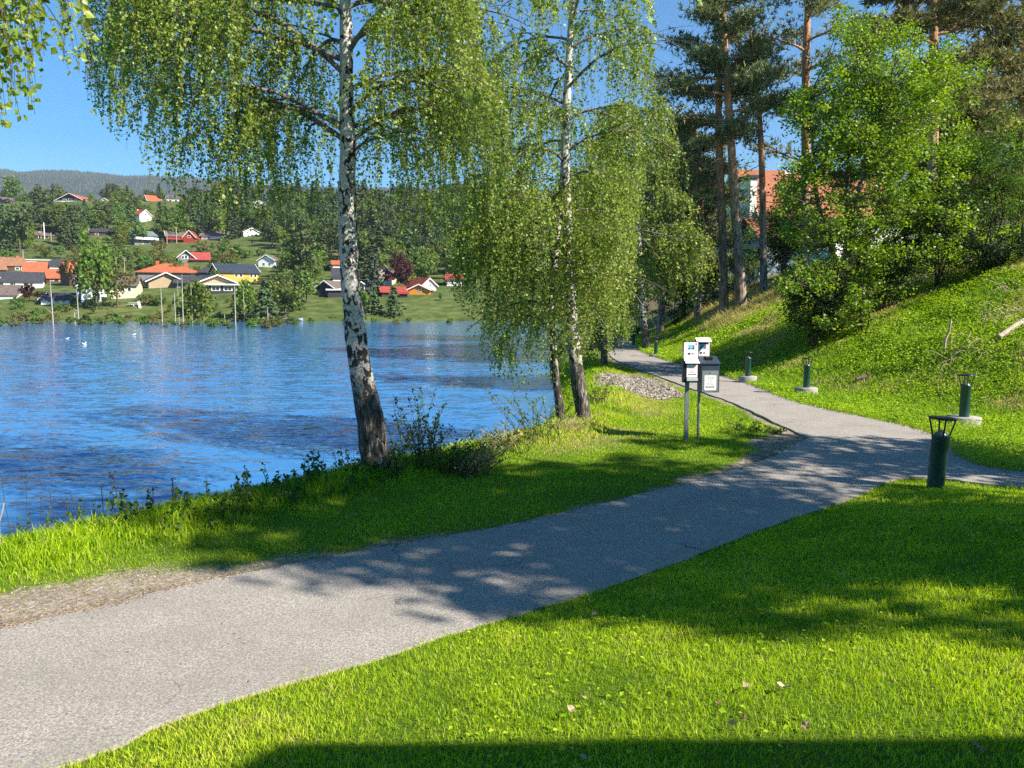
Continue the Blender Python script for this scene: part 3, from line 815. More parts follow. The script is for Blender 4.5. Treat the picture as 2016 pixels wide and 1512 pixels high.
def poster(parent, x0, x1, z0, z1, y, banner=False):
    W, Hh = x1 - x0, z1 - z0
    mb = MB(); prof = [(x0 + .012, z0), (x1 - .012, z0), (x1, z0 + .012), (x1, z1 - .012), (x1 - .012, z1), (x0 + .012, z1), (x0, z1 - .012), (x0, z0 + .012)]
    extrude(mb, prof, 'y', y - .006, y, 0)
    pst = mb.build('poster', MT['paper'], parent)
    f = y - .006
    mb = MB(); X = lambda t: x0 + W * t; Z = lambda t: z0 + Hh * t
    top = .84
    box(mb, (X(.30), f - .001, Z(.57)), (X(.73), f, Z(top)))
    mb.build('picture', MT['picblue'], pst)
    mb = MB()
    extrude(mb, [(X(.30), Z(.57)), (X(.44), Z(.57)), (X(.43), Z(.65)), (X(.38), Z(.655)), (X(.33), Z(.62)), (X(.30), Z(.63))], 'y', f - .002, f - .001)
    extrude(mb, [(X(.55), Z(.57)), (X(.73), Z(.57)), (X(.73), Z(.82)), (X(.69), Z(.79)), (X(.655), Z(.66)), (X(.60), Z(.62))], 'y', f - .002, f - .001)
    mb.build('picture_hills', MT['picdark'], pst)
    mb = MB()
    for i, (a, b2, z, hh, dn) in enumerate([(.06, .24, .88, .018, .8), (.06, .2, .66, .014, .6), (.08, .24, .46, .016, .7), (.06, .22, .32, .014, .6), (.06, .2, .24, .012, .5), (.5, .7, .47, .013, .6), (.78, .94, .47, .016, .8), (.78, .92, .63, .012, .5), (.3, .5, .14, .012, .5), (.55, .8, .12, .01, .5)]):
        rows(mb, X(a), X(b2), Z(z), hh, f, i + 5, 0, dn)
    mb.build('lettering', MT['greyink'], pst)
    mb = MB(); box(mb, (X(.28), f - .001, Z(.24)), (X(.47), f, Z(.36))); box(mb, (X(.34), f - .001, Z(.155)), (X(.40), f, Z(.185)))
    if banner: box(mb, (X(.02), f - .003, Z(.86)), (X(.93), f - .0005, Z(.97)))
    mb.build('dark_label', MT['ink'], pst)
    mb = MB(); a = np.linspace(0, 2 * np.pi, 17)[:-1]
    extrude(mb, [(X(.62) + .08 * W * math.cos(t), Z(.30) + .055 * Hh * math.sin(t)) for t in a], 'y', f - .001, f)
    mb.build('red_emblem', MT['redink'], pst); mb = MB()
    extrude(mb, [(X(.81), Z(.93)), (X(.81), Z(.86)), (X(.86), Z(.81)), (X(.91), Z(.86)), (X(.91), Z(.93))], 'y', f - .001, f)
    mb.build('red_crest', MT['redink'], pst)
    return pst
def placard(parent, x0, x1, z0, z1, y):
    W, Hh = x1 - x0, z1 - z0
    mb = MB(); prof = [(x0 + .01, z0), (x1 - .01, z0), (x1, z0 + .01), (x1, z1 - .01), (x1 - .01, z1), (x0 + .01, z1), (x0, z1 - .01), (x0, z0 + .01)]
    extrude(mb, prof, 'y', y - .004, y)
    p = mb.build('placard', MT['paper'], parent); f = y - .004
    mb = MB(); rows(mb, x0 + .2 * W, x1 - .2 * W, z0 + .80 * Hh, .07 * Hh, f, 2)
    rows(mb, x0 + .12 * W, x1 - .1 * W, z0 + .17 * Hh, .11 * Hh, f, 3, 0, 1)
    for i, t in enumerate((.70, .62, .54)): rows(mb, x0 + .15 * W, x1 - .2 * W, z0 + t * Hh, .03 * Hh, f, 11 + i, 0, .5)
    mb.build('lettering', MT['ink'], p)
    mb = MB(); rows(mb, x0 + .25 * W, x1 - .3 * W, z0 + .44 * Hh, .05 * Hh, f, 4); rows(mb, x0 + .25 * W, x1 - .2 * W, z0 + .36 * Hh, .04 * Hh, f, 9)
    mb.build('red_lettering', MT['redink'], p)
# left stand: pole, back panel, poster, leaflet dispenser
p = GP(1354, 868); k = p[1] / F * 1.0
zt = lambda v: PY(1358, v, p[1])[2] - p[2]
xl = lambda u: PY(u, 700, p[1])[0] - p[0]
t = thing('information_stand', 'left information stand with white poster above a black dispenser with white lid', 'information stand', tuple(p))
mb = MB(); box(mb, (xl(1351), 0, -.3), (xl(1358.5), .06, zt(700))); mb.build('post', MT['galv'], t)
mb = MB(); box(mb, (xl(1344), -.02, zt(709)), (xl(1375), .0, zt(672))); bp = mb.build('back_panel', MT['black'], t)
poster(t, xl(1345.5), xl(1373.5), zt(706), zt(673.5), -.0205)
mb = MB(); box(mb, (xl(1343), -.13, zt(752)), (xl(1376), -.001, zt(709.5))); ds = mb.build('dispenser', MT['black'], t)
mb = MB(); extrude(mb, [(-.19, zt(713)), (-.02, zt(706.5)), (-.02, zt(707.5)), (-.19, zt(714))], 'x', xl(1346), xl(1374)); mb.build('lid', MT['paper'], ds)
placard(ds, xl(1349.5), xl(1370.5), zt(741.5), zt(717), -.1305)
mb = MB(); extrude(mb, [(-.15, zt(742)), (-.131, zt(742)), (-.131, zt(751)), (-.17, zt(748))], 'x', xl(1349.5), xl(1371)); mb.build('flap', MT['steel'], ds)
# right stand: round pole, poster with white hood, letter box with a sloping roof
p = GP(1375, 868); p[1] += .25; p[0] = PY(1375, 868, p[1])[0]; p[2] = Tz(p[0], p[1])
zt = lambda v: PY(1375, v, p[1])[2] - p[2]
xl = lambda u: PY(u, 700, p[1])[0] - p[0]
t = thing('information_stand', 'right information stand with dark letter box and steel door below its poster', 'information stand', tuple(p))
mb = MB(); tube(mb, [(0, .05, -.3), (0, .05, zt(680))], .026, 14); mb.build('post', MT['galv'], t)
mb = MB(); box(mb, (xl(1368), .0, zt(710)), (xl(1397.5), .02, zt(668))); mb.build('back_panel', MT['black'], t)
poster(t, xl(1369), xl(1396.5), zt(704), zt(673), -.0005, True)
mb = MB(); extrude(mb, [(-.12, zt(673.4)), (.03, zt(666)), (.03, zt(664.8)), (-.125, zt(672.2))], 'x', xl(1368.5), xl(1398)); mb.build('hood', MT['paper'], t)
mb = MB(); box(mb, (xl(1385), -.2, zt(712)), (xl(1398), -.02, zt(701.5))); mb.build('slot_box', MT['black'], t)
mb = MB()
X0, X1, Z0, Z1 = xl(1374) , xl(1409), zt(769), zt(713)
mb.add([(X0, -.3, Z0), (X1, -.3, Z0), (X1, .0, Z0), (X0, .0, Z0), (X0, -.3, Z1 - .02), (X1, -.3, Z1 - .02), (X1, .0, Z1 + .09), (X0, .0, Z1 + .09)], BOXF)
lbx = mb.build('letter_box', MT['slate'], t)
mb = MB(); box(mb, (X0 + .015, -.306, Z0 + .01), (X1 - .02, -.3005, zt(727))); dr = mb.build('door', MT['steel'], lbx)
placard(dr, xl(1380), xl(1403), zt(765), zt(736), -.3065)
mb = MB(); lathe(mb, [(.009, 0), (.009, .006), (0, .007)], 12); o = mb.build('lock', MT['black'], dr); o.location = (xl(1391), -.3065, zt(731)); o.rotation_euler = (math.pi / 2, 0, 0)
mb = MB(); mb.add([(X0 - .012, -.32, Z1 - .015), (X1 + .012, -.32, Z1 - .015), (X1 + .012, .0, Z1 + .105), (X0 - .012, .0, Z1 + .105), (X0 - .012, -.32, Z1 + .002), (X1 + .012, -.32, Z1 + .002), (X1 + .012, .0, Z1 + .12), (X0 - .012, .0, Z1 + .12)], BOXF); mb.build('box_roof', MT['slate'], lbx)

# ================================================================ TREES ON THE NEAR BANK
def trace(px, y, zbase=None):
    """trunk line through pixels (u, v, radius in px) at depth y; extended into the ground"""
    P = []; r = []
    for q in px:
        yy = y + (q[3] if len(q) > 3 else 0)
        P.append(PY(q[0], q[1], yy)); r.append(q[2] / F * yy)
    P = np.array(P); r = np.array(r)
    t = np.arange(len(P)); tt = np.linspace(0, len(P) - 1, (len(P) - 1) * 8 + 1)
    Q = smooth_line(P, 1e9) if False else np.stack([np.interp(tt, t, P[:, i]) for i in range(3)], -1)
    k = np.array([.25, .5, .25])
    for _ in range(6): Q[1:-1] = .25 * Q[:-2] + .5 * Q[1:-1] + .25 * Q[2:]
    return Q, np.interp(tt, t, r)
def limb_path(p0, az, L, rise, droop, n=12, wig=.05):
    t = np.linspace(0, 1, n)[:, None]
    d = np.array([math.cos(az), math.sin(az), 0])
    Q = p0 + d * L * t + np.array([0, 0, 1.0]) * (rise * t - droop * t ** 2) * L
    Q = Q + np.cumsum(R.normal(0, wig * L / n, (n, 3)), 0) * (t > 0)
    return Q
def strands(starts, outdir, lengths, n=9, sway=.25):
    """pendulous twigs: leave along outdir, then hang down"""
    k = len(starts); t = np.linspace(0, 1, n)[None, :, None]
    L = lengths[:, None, None]
    side = R.normal(0, 1, (k, 1, 3)); side[..., 2] = 0
    down = np.zeros((k, 1, 3)); down[..., 2] = -1
    o = outdir[:, None, :] * .34 * L * (1 - (1 - t) ** 2.2)
    return starts[:, None, :] + o + down * L * (t ** 1.35) * .95 + side * .09 * L * np.sin(t * 2.6 + R.uniform(0, 6, (k, 1, 1))) * sway * 2
def birch(label, base_px, y, px, limbs, vlow=None, leaf=.045, dens=1.0, leafstep=.042, zbig=8.2, lmax=1.8, group=None, name='birch_tree', crown_label=None, umin=None, clear=True, ymin=0):
    Q, r = trace(px, y)
    base = Q[0].copy(); base[2] = min(Tz(base[0], base[1]), base[2])
    Q = np.concatenate([[base - [0, 0, .3]], Q]); r = np.concatenate([[r[0] * 1.15], r])
    t = thing(name, label, 'tree', tuple(base), 0, group)
    tb = MB(); tube(tb, Q, r, 18, 0, 1.0, .16, int(base[0] * 7) % 50)
    S0, D0 = [], []
    for lb in limbs:
        hz, az, L, rise, droop = lb[:5]
        i = int(np.argmin(np.abs(Q[:, 2] - hz)))
        lp = limb_path(Q[i], az, L, rise, droop, 14)
        r0 = min(r[i] * .45, .008 + .011 * L)
        tube(tb, lp, np.linspace(r0, .006, len(lp)), 7, 0, np.linspace(.75, .1, len(lp)).repeat(7)[:0] if False else .25, .1, i)
        subs = [(lp, L, az)]
        for s in np.arange(.22, .98, max(.09, .26 / L)):
            q = lp[int(s * 13)]
            a2 = az + R.choice([-1, 1]) * R.uniform(.4, 1.25); L2 = L * (.62 - .38 * s) * R.uniform(.7, 1.2)
            sl_ = limb_path(q, a2, L2, R.uniform(.05, .55), R.uniform(.2, .7), 8)
            tube(tb, sl_, np.linspace(max(.005, r0 * (1 - s) * .6), .004, 8), 5, 0, .1)
            subs.append((sl_, L2, a2))
        for q, L2, a2 in subs:
            m = max(1, int(L2 * 11 * dens * R.choice([.25, .7, 1.1, 1.6])))
            f = R.uniform(.18, 1, m) * (len(q) - 1); i0 = np.minimum(f.astype(int), len(q) - 2); w_ = (f - i0)[:, None]
            S0.append(q[i0] * (1 - w_) + q[i0 + 1] * w_)
            aa = a2 + R.normal(0, .8, m); D0.append(np.stack([np.cos(aa), np.sin(aa), np.full(m, .1)], -1))
    tb.build('trunk', MT['birch_bark'], t, base)
    S0 = np.concatenate(S0); D0 = np.concatenate(D0)
    Ls = R.uniform(.18, 1, len(S0)) * lmax
    if vlow is not None:
        dep = S0[:, 1]; u, v = proj(S0)
        vl = np.interp(u, [p[0] for p in vlow], [p[1] for p in vlow]) + R.normal(0, 16, len(u)) - 22 * R.random(len(u)) ** 2
        room = (vl - v) / F * np.maximum(dep, 1)
        ok = room > .12; S0, D0, Ls, room = S0[ok], D0[ok], Ls[ok], room[ok]
        Ls = np.minimum(Ls, room * 1.05)
    hi = S0[:, 2] > zbig
    keep = ~hi | (R.random(len(S0)) < .4); S0, D0, Ls, hi = S0[keep], D0[keep], Ls[keep], hi[keep]
    St = strands(S0, D0, Ls)
    if vlow is not None:
        uu_, vv_ = proj(St[:, -1]); ok = (vv_ < np.interp(uu_, [p[0] for p in vlow], [p[1] for p in vlow]) + 14) & (St[:, :, 1].min(1) > ymin)
        St, hi, Ls = St[ok], hi[ok], Ls[ok]
    gu, gv = proj(St[:, 4]); gap = np.zeros(len(St), bool)
    for q in ((942, 1004, -300, 125), (1004, 1045, -300, 60), (1288, 1345, -300, 185)): gap |= (gu > q[0]) & (gu < q[1]) & (gv > q[2]) & (gv < q[3])
    ok = ~gap | (R.random(len(St)) < .12); St, hi, Ls = St[ok], hi[ok], Ls[ok]
    mid = St[:, 4]; tx = np.interp(mid[:, 2], Q[:, 2], Q[:, 0]); ty = np.interp(mid[:, 2], Q[:, 2], Q[:, 1])
    ok = ~((mid[:, 1] < ty) & (np.abs(mid[:, 0] * ty / np.maximum(mid[:, 1], 1) - tx) < .022 * y)) | (R.random(len(mid)) < (.22 if clear else 1))
    St, hi, Ls = St[ok], hi[ok], Ls[ok]
    cb = MB(); tubes3(cb, St[~hi], .0019 * max(1, y / 14), 1, .5)
    LP, LS, LV = [], [], []
    nseg = St.shape[1] - 1
    cnt = np.maximum(2, (Ls / (leafstep * np.where(hi, 2.2, 1))).astype(int))
    idx = np.repeat(np.arange(len(St)), cnt); f = R.random(len(idx)) * nseg
    i0 = np.minimum(f.astype(int), nseg - 1); w_ = (f - i0)[:, None]
    P = St[idx, i0] * (1 - w_) + St[idx, i0 + 1] * w_ + R.normal(0, .018, (len(idx), 3)) * (leaf / .045)
    if vlow is not None:
        u, v = proj(P); ok = v < np.interp(u, [p[0] for p in vlow], [p[1] for p in vlow]) + 12
        ok &= P[:, 1] > ymin
        P, idx = P[ok], idx[ok]
    k = len(P)
    sv = (R.normal(0, .15, len(St)) + .5 * (fbm(St[:, 4, 0] * 1.3 + 9, St[:, 4, 2] * 1.1 + St[:, 4, 1] * .9, 7) - .5))[idx]
    ax = rdir(k) * [1, 1, .8] + np.array([0, 0, -.55])
    leaves(cb, P, leaf * R.uniform(.5, 1.25, k) * np.where(hi[idx], 2.0, 1), ax, rdir(k), 0, np.clip(.5 + sv + R.normal(0, .12, k), 0, 1), .42, .10)
    c = cb.build('crown', [MT['birch_leaf'], MT['twig']], t, base)
    return t, k
def spread(n, z0, z1, L0, L1, az0=0.0, bias=None, rise=(.5, .9), droop=(.35, .8)):
    out = []
    for i in range(n):
        z = z0 + (z1 - z0) * (i + R.random() * .6) / n
        az = az0 + i * 2.39996 + R.normal(0, .2)
        L = L0 + (L1 - L0) * (i / n); L *= R.uniform(.8, 1.15)
        if bias: L *= 1 + bias[1] * math.cos(az - bias[0])
        out.append((z, az, L, R.uniform(*rise), R.uniform(*droop)))
    return out
PI = math.pi
nl = 0
# --- the big birch leaning over the water
V1 = [(150, 120), (185, 235), (230, 262), (275, 330), (300, 420), (350, 440), (430, 470), (500, 505), (560, 560), (620, 575), (690, 520), (760, 560), (830, 590), (880, 600), (930, 560), (1000, 470), (1010, 300), (1040, 60)]
lim = [(4.78, PI * .93, 3.1, .75, .55), (4.9, PI * 1.12, 2.6, .7, .6), (5.9, PI * .97, 3.9, .5, .45), (6.6, PI * .85, 4.2, .42, .40), (6.9, PI * 1.05, 4.3, .45, .45),
       (4.95, .12, 2.0, .55, .5), (4.6, -.5, 1.6, .5, .5), (5.5, .35, 2.3, .6, .5), (6.1, -.25, 2.6, .6, .55), (6.7, .2, 2.8, .6, .5)]
lim += spread(15, 4.7, 8.2, 2.5, 2.6, .4) + spread(17, 8.2, 13.5, 2.7, .9, 1.1)
t, k = birch('large leaning birch with dark furrowed foot, nearest full birch on the river bank', None, 11.3,
             [(748, 952, 33), (738, 895, 29), (728, 820, 26), (712, 740, 22.5), (703, 680, 20.5), (694, 600, 18.6), (688, 520, 17.6), (684, 430, 16.6), (683, 350, 16), (686, 290, 16), (682, 220, 13.5), (682, 140, 12.5), (681, 60, 11.5), (678, -60, 10), (672, -250, 8), (668, -480, 5), (664, -700, 2)],
             lim, V1, .047, 1.08, .025, 7.6, 1.9, group=None)
nl += k
# --- the slender white birch behind it
V2 = [(870, 300), (880, 560), (905, 600), (930, 655), (950, 700), (985, 735), (1010, 770), (1050, 775), (1090, 780), (1120, 745), (1180, 720), (1230, 690), (1250, 560), (1262, 420), (1290, 290), (1300, 100), (1310, 0)]
lim = spread(24, 3.0, 9.0, 2.5, 2.4, .9, None, (.35, .8), (.5, 1.0)) + spread(16, 9.0, 14.5, 2.2, .7, 2.0)
t, k = birch('slender white birch between the leaning birch and the information stands', None, 16.2,
             [(1153, 848, 17), (1147, 800, 15), (1138, 750, 14), (1131, 690, 12.5), (1126, 620, 11.5), (1121, 560, 10.5), (1117, 480, 9.5), (1116, 400, 9), (1113, 320, 8.5), (1113, 240, 8), (1119, 150, 7), (1122, 80, 6), (1126, 0, 5), (1130, -120, 4), (1134, -260, 2)],
             lim, V2, .056, 1.2, .031, 9.0, 2.0)
nl += k
# --- the low birch leaning out over the water, left of it
V3 = [(880, 480), (900, 600), (930, 660), (950, 700), (975, 760), (1000, 790), (1040, 800), (1075, 790), (1100, 760), (1150, 700), (1180, 620)]
lim = spread(17, 1.9, 5.2, 2.1, 1.7, 2.5, (PI, .3), (.25, .7), (.5, 1.0))
t, k = birch('low birch with a bent trunk half hidden by its own leaves beside the slender one', None, 16.9,
             [(1108, 845, 10), (1102, 800, 8.5), (1096, 760, 7.5), (1090, 700, 6.5), (1086, 620, 7), (1090, 540, 6), (1098, 460, 5), (1104, 380, 3.5), (1106, 320, 2)],
             lim, V3, .058, 1.3, .036, 9, 1.7, clear=False)
nl += k
# --- birches farther along the bank
V4 = [(1180, 640), (1215, 690), (1260, 640), (1290, 600), (1340, 560), (1360, 500), (1400, 420)]
lim = spread(26, 4.5, 14.5, 3.4, 1.6, .3, None, (.35, .7), (.5, 1.0))
t, k = birch('farther birch with a white foot beside the farthest bollard', None, 43,
             [(1272, 668, 7.5), (1266, 630, 6.5), (1262, 560, 5.5), (1258, 480, 5), (1252, 380, 4.2), (1250, 290, 3.3), (1250, 210, 2)],
             lim, None, .15, .8, .11, 30, 3.0)
nl += k
V5 = [(1100, 660), (1160, 690), (1200, 705), (1240, 640), (1262, 560)]
lim = spread(22, 1.8, 8.4, 2.5, 1.2, 1.3, None, (.25, .6), (.5, 1.1))
t, k = birch('bright weeping birch hanging over the far bend of the path', None, 30,
             [(1190, 730, 7), (1188, 650, 6), (1184, 560, 5), (1184, 470, 4), (1186, 380, 3), (1188, 300, 1.5)],
             lim, [(1000, 640), (1120, 715), (1215, 705), (1240, 660), (1275, 600), (1330, 520)], .11, 1.1, .075, 30, 2.4)
nl += k
# --- birch standing left of the picture, only its hanging twigs reach in
tips = [(-40, 300), (0, 268), (40, 225), (75, 225), (85, 120), (130, 150), (150, 180), (178, 185), (186, 100), (196, 20), (230, -60), (400, -200), (2000, -300)]
lim = [(5.0, -.05, 3.6, .25, .30), (5.3, .22, 3.9, .22, .26), (4.6, -.25, 3.0, .3, .3), (5.6, .05, 4.1, .25, .28), (5.2, .4, 3.3, .2, .25), (4.9, .1, 3.4, .22, .24)]
lim += [(z, a, L, .5, .4) for z, a, L in [(6.5, 1.8, 2.6), (7, 3.0, 2.8), (7.5, 4.2, 2.6), (8, 5.3, 2.4), (9, .4, 1.8), (9.5, 2, 1.8), (10.5, 4, 1.5)]]
base_y = 5.0
Q0 = [(-6.9, 5.0, -.2), (-6.8, 5.0, 2), (-6.7, 5.0, 4.5), (-6.6, 5, 7), (-6.6, 5, 9.5), (-6.6, 5, 12)]
px = [(1008 + F * p[0] / ((p[1]) * CT - (p[2] - CAMZ) * ST), 756 - F * (p[1] * ST + (p[2] - CAMZ) * CT) / (p[1] * CT - (p[2] - CAMZ) * ST), rr) for p, rr in zip(Q0, (60, 52, 45, 35, 22, 6))]
t, k = birch('near birch left of the view whose hanging twigs fill the upper left corner', None, base_y, px, lim, tips, .060, 1.15, .040, 7.0, 1.9, ymin=4.1)
nl += k
print('birch leaves', nl)

# ---------------------------------------------------------------- pines
def tufts(mb, P, size, dirs, n=7, mat=0, var=.5):
    """needle tufts: thin blades fanning round a twig end"""
    k = len(P)
    P = np.repeat(P, n, 0); d = nrm(np.repeat(dirs, n, 0) * .7 + rdir(k * n, .25))
    s = np.repeat(np.broadcast_to(size, (k,)), n) * R.uniform(.6, 1.1, k * n)
    sd = nrm(np.cross(d, rdir(k * n))) * (s * .11)[:, None]
    V = np.stack([P - sd, P + sd, P + d * s[:, None]], 1)
    i = np.arange(k * n) * 3
    v = np.repeat(np.broadcast_to(var, (k,)), n) + R.normal(0, .12, k * n)
    mb.add(V.reshape(-1, 3), np.stack([i, i + 1, i + 2], -1), mat, np.repeat(np.clip(v, 0, 1), 3))
def pine(name, label, y, px, limbs, needle, tsize=.34, per=26, group=None, dead=0, bark='pine_bark', shelf=.36):
    Q, r = trace(px, y)
    base = Q[0].copy(); base[2] = min(Tz(base[0], base[1]), base[2])
    Q = np.concatenate([[base - [0, 0, .4]], Q]); r = np.concatenate([[r[0] * 1.1], r])
    t = thing(name, label, 'tree', tuple(base), 0, group)
    tb = MB(); tube(tb, Q, r, 14, 0, 1, .12, 3); cb = MB()
    for (hz, az, L, rise, droop) in limbs:
        i = int(np.argmin(np.abs(Q[:, 2] - hz)))
        lp = limb_path(Q[i], az, L, rise, droop, 12, .13)
        r0 = min(r[i] * .55, .02 + .018 * L)
        tube(tb, lp, np.linspace(r0, .015, 12), 6, 0, 1)
        for s in np.arange(.3, 1.0, .085):
            q = lp[min(11, int(s * 12))]
            a2 = az + R.choice([-1, 1]) * R.uniform(.3, 1.3); L2 = max(.35, L * R.uniform(.16, .34))
            sl_ = limb_path(q, a2, L2, R.uniform(-.1, .7), R.uniform(0, .4), 6, .1)
            tube(tb, sl_, np.linspace(.02, .008, 6), 4, 0, 1, cap=False)
            per = int(per * 1.0); f = R.uniform(.25, 1, per) * 5; i0 = np.minimum(f.astype(int), 4); w_ = (f - i0)[:, None]
            P = sl_[i0] * (1 - w_) + sl_[i0 + 1] * w_ + R.normal(0, 1, (per, 3)) * [shelf, shelf, shelf * .55]
            d = P - q; tufts(cb, P, tsize, nrm(d + [0, 0, .25]), 7, 0, .5 + R.normal(0, .12))
    for _ in range(dead):
        i = int(R.uniform(.15, .55) * len(Q)); lp = limb_path(Q[i], R.uniform(0, 6.28), R.uniform(.8, 2.4), R.uniform(-.1, .3), R.uniform(0, .6), 9, .22)
        tube(tb, lp, np.linspace(.035, .006, 9), 5, 0, .6)
    tb.build('trunk', MT[bark], t, base)
    cb.build('crown', MT[needle], t, base)
    return t
def whorls(n, z0, z1, L0, L1, az0=0, rise=(.1, .5), droop=(0, .35), power=1.0):
    out = []
    for i in range(n):
        s = (i + R.random() * .5) / n
        out.append((z0 + (z1 - z0) * s, az0 + i * 2.39996 + R.normal(0, .25), (L0 + (L1 - L0) * s ** power) * R.uniform(.75, 1.2), R.uniform(*rise), R.uniform(*droop)))
    return out
pine('pine_tree', 'straight pine with shaded grey foot, left of the pair right of the information stands', 45,
     [(1425, 605, 9.5), (1424, 520, 8.5), (1421, 420, 8), (1417, 320, 7), (1414, 250, 6.5), (1416, 160, 5.5), (1422, 60, 4.5), (1428, -40, 3), (1430, -110, 1.5)],
     whorls(15, 10.3, 21.5, 3.0, .9, 2.2) + [(7.5, PI, 3.6, -.1, .3), (8.6, PI * 1.1, 3.4, -.05, .35), (9.4, PI * .9, 3.2, -.0, .35), (6.4, PI * 1.05, 2.8, -.15, .35)], 'pine_needle', .34, 20, dead=6)
pine('pine_tree', 'orange barked pine with the thickest foot, right of the pair', 44,
     [(1459, 598, 11.5), (1455, 520, 10), (1448, 420, 9), (1442, 330, 8), (1438, 260, 7.5), (1433, 180, 7), (1428, 100, 6), (1424, 20, 4.5), (1420, -60, 3)],
     whorls(15, 13, 21, 3.2, 1.2, .4) + [(12.6, PI, 3.2, .1, .1), (13.8, PI * 1.05, 3.9, .15, .1), (14.6, PI * .95, 3.6, .1, .1)], 'pine_needle', .34, 20, dead=7)
pine('pine_tree', 'thin pine trunk standing in front of the orange tiled roof gable', 46,
     [(1503, 575, 7.5), (1503, 480, 6.8), (1501, 380, 6), (1499, 290, 5.2), (1494, 210, 4.4), (1482, 120, 3.4), (1478, 60, 2)],
     whorls(8, 12.8, 17.5, 2.6, 1.2, 2.8), 'pine_needle', .33, 18, dead=8)
pine('pine_tree', 'tall open crowned pine with crooked bare branches above the maple', 48,
     [(1584, 562, 9), (1585, 450, 8.5), (1586, 330, 8.2), (1587, 240, 8), (1586, 150, 7.4), (1588, 70, 6.4), (1590, 10, 5), (1586, -60, 3.4), (1584, -130, 2)],
     whorls(13, 15.2, 22.5, 4.6, 1.4, .2, (.15, .6), (.05, .25)) + [(13.3, PI * .98, 3.6, .55, .1), (11.2, PI * .9, 3.0, .5, .1)], 'pine_needle', .34, 15, dead=8)
pine('pine_tree', 'dark drooping conifer hanging behind the weeping birch leaves', 52,
     [(1373, 606, 6.5), (1378, 540, 6), (1382, 450, 5), (1378, 360, 4.5), (1372, 280, 3.6), (1366, 220, 2)],
     whorls(20, 4.6, 14, 3.4, 1.4, 1.0, (-.15, .2), (.1, .5)), 'pine_needle', .38, 24, dead=5)
pine('pine_tree', 'short dark conifer with a shaded trunk farthest left under the pines', 54,
     [(1300, 640, 7), (1306, 560, 6.2), (1318, 470, 5.5), (1325, 380, 4.2), (1330, 300, 3), (1332, 230, 1.5)],
     whorls(20, 4.0, 14.5, 3.3, 1.2, .0, (-.2, .2), (.1, .5)), 'pine_needle', .38, 24)
pine('spruce_tree', 'big brownish green conifer with broad drooping shelves at the right edge', 40,
     [(1832, 520, 11), (1834, 400, 10.5), (1836, 280, 10), (1838, 160, 9), (1838, 40, 7.5), (1838, -100, 5.5), (1838, -240, 3)],
     whorls(30, 9.2, 24, 5.2, 2.2, .2, (-.12, .18), (.05, .3)), 'spruce_needle', .40, 34, dead=6, shelf=.34)
pine('spruce_tree', 'brownish conifer behind the big one, its branches cut by the right edge', 46,
     [(2010, 480, 10), (2012, 330, 9), (2016, 180, 8), (2018, 40, 7), (2020, -120, 4)],
     whorls(24, 8.5, 23, 5.0, 2.4, 1.3, (-.12, .18), (.05, .3)), 'spruce_needle', .42, 30, shelf=.34)

# ---------------------------------------------------------------- broad-leaved trees and bushes
def clumps(mb, C, rad_, per, size, mat=0, flat=.55, var0=.5, upn=.9):
    """leaves in flattened clumps round the points C"""
    k = len(C) * per
    d = rdir(k); rr = R.random(k) ** .5
    rad_ = np.repeat(np.broadcast_to(rad_, (len(C),)), per)
    P = np.repeat(C, per, 0) + d * (rr * rad_)[:, None] * [1, 1, flat]
    ax = rdir(k) * [1, 1, .35] + [0, 0, -.25]
    v = np.repeat(R.normal(0, .13, len(C)), per)
    leaves(mb, P, size * R.uniform(.6, 1.15, k), ax, np.array([0, 0, upn]) + R.normal(0, .55, (k, 3)), mat, np.clip(var0 + v + R.normal(0, .14, k), 0, 1), .44, .08)
def broadleaf(name, label, base, stems, ends, leafmat, size, per, rad_, cat='tree', group=None, stem_r=.12, bark='bark', flat=.55, var0=.5, sub=3, subl=.9, upn=.9):
    """stems: control points per stem (world); limbs run from the nearest stem to each end point, leaf clumps sit round the limb ends"""
    base = np.array(base, float)
    t = thing(name, label, cat, tuple(base), 0, group)
    tb = MB(); allp = []
    for s in stems:
        s = np.array(s, float); q = smooth_line(s, .3)
        tube(tb, q, np.linspace(stem_r, stem_r * .28, len(q)), 10, 0, .5, .12, 5); allp.append(q)
    A = np.concatenate(allp); C = []
    for e in ends:
        dd = np.linalg.norm((A - e) * [1, 1, .8], axis=1) + np.where(A[:, 2] > e[2] - .15 * np.hypot(A[:, 0] - e[0], A[:, 1] - e[1]), 5, 0)
        s = A[int(np.argmin(dd))]
        m = (s + e) / 2 + R.normal(0, .12, 3) * np.linalg.norm(e - s) * .5 + [0, 0, -.06 * np.linalg.norm(e - s)]
        q = smooth_line([s, m, e], .25)
        tube(tb, q, np.linspace(stem_r * .22 + .004, .006, len(q)), 5, 0, .5, cap=False)
        C.append(e)
        for _ in range(sub):
            b2 = q[int(R.uniform(.45, 1) * (len(q) - 1))]; d = rdir(1, .2)[0] * subl * R.uniform(.5, 1.1) * [1, 1, .6]
            tube(tb, [b2, b2 + d * .5 + [0, 0, .04], b2 + d], [.008, .006, .004], 4, 0, .5, cap=False); C.append(b2 + d)
    cb = MB(); clumps(cb, np.array(C), rad_ * R.uniform(.6, 1.25, len(C)), per, size, 0, flat, var0, upn)
    tb.build('trunk' if cat == 'tree' else 'stems', MT[bark], t, base)
    cb.build('crown' if cat == 'tree' else 'foliage', MT[leafmat], t, base)
    return t
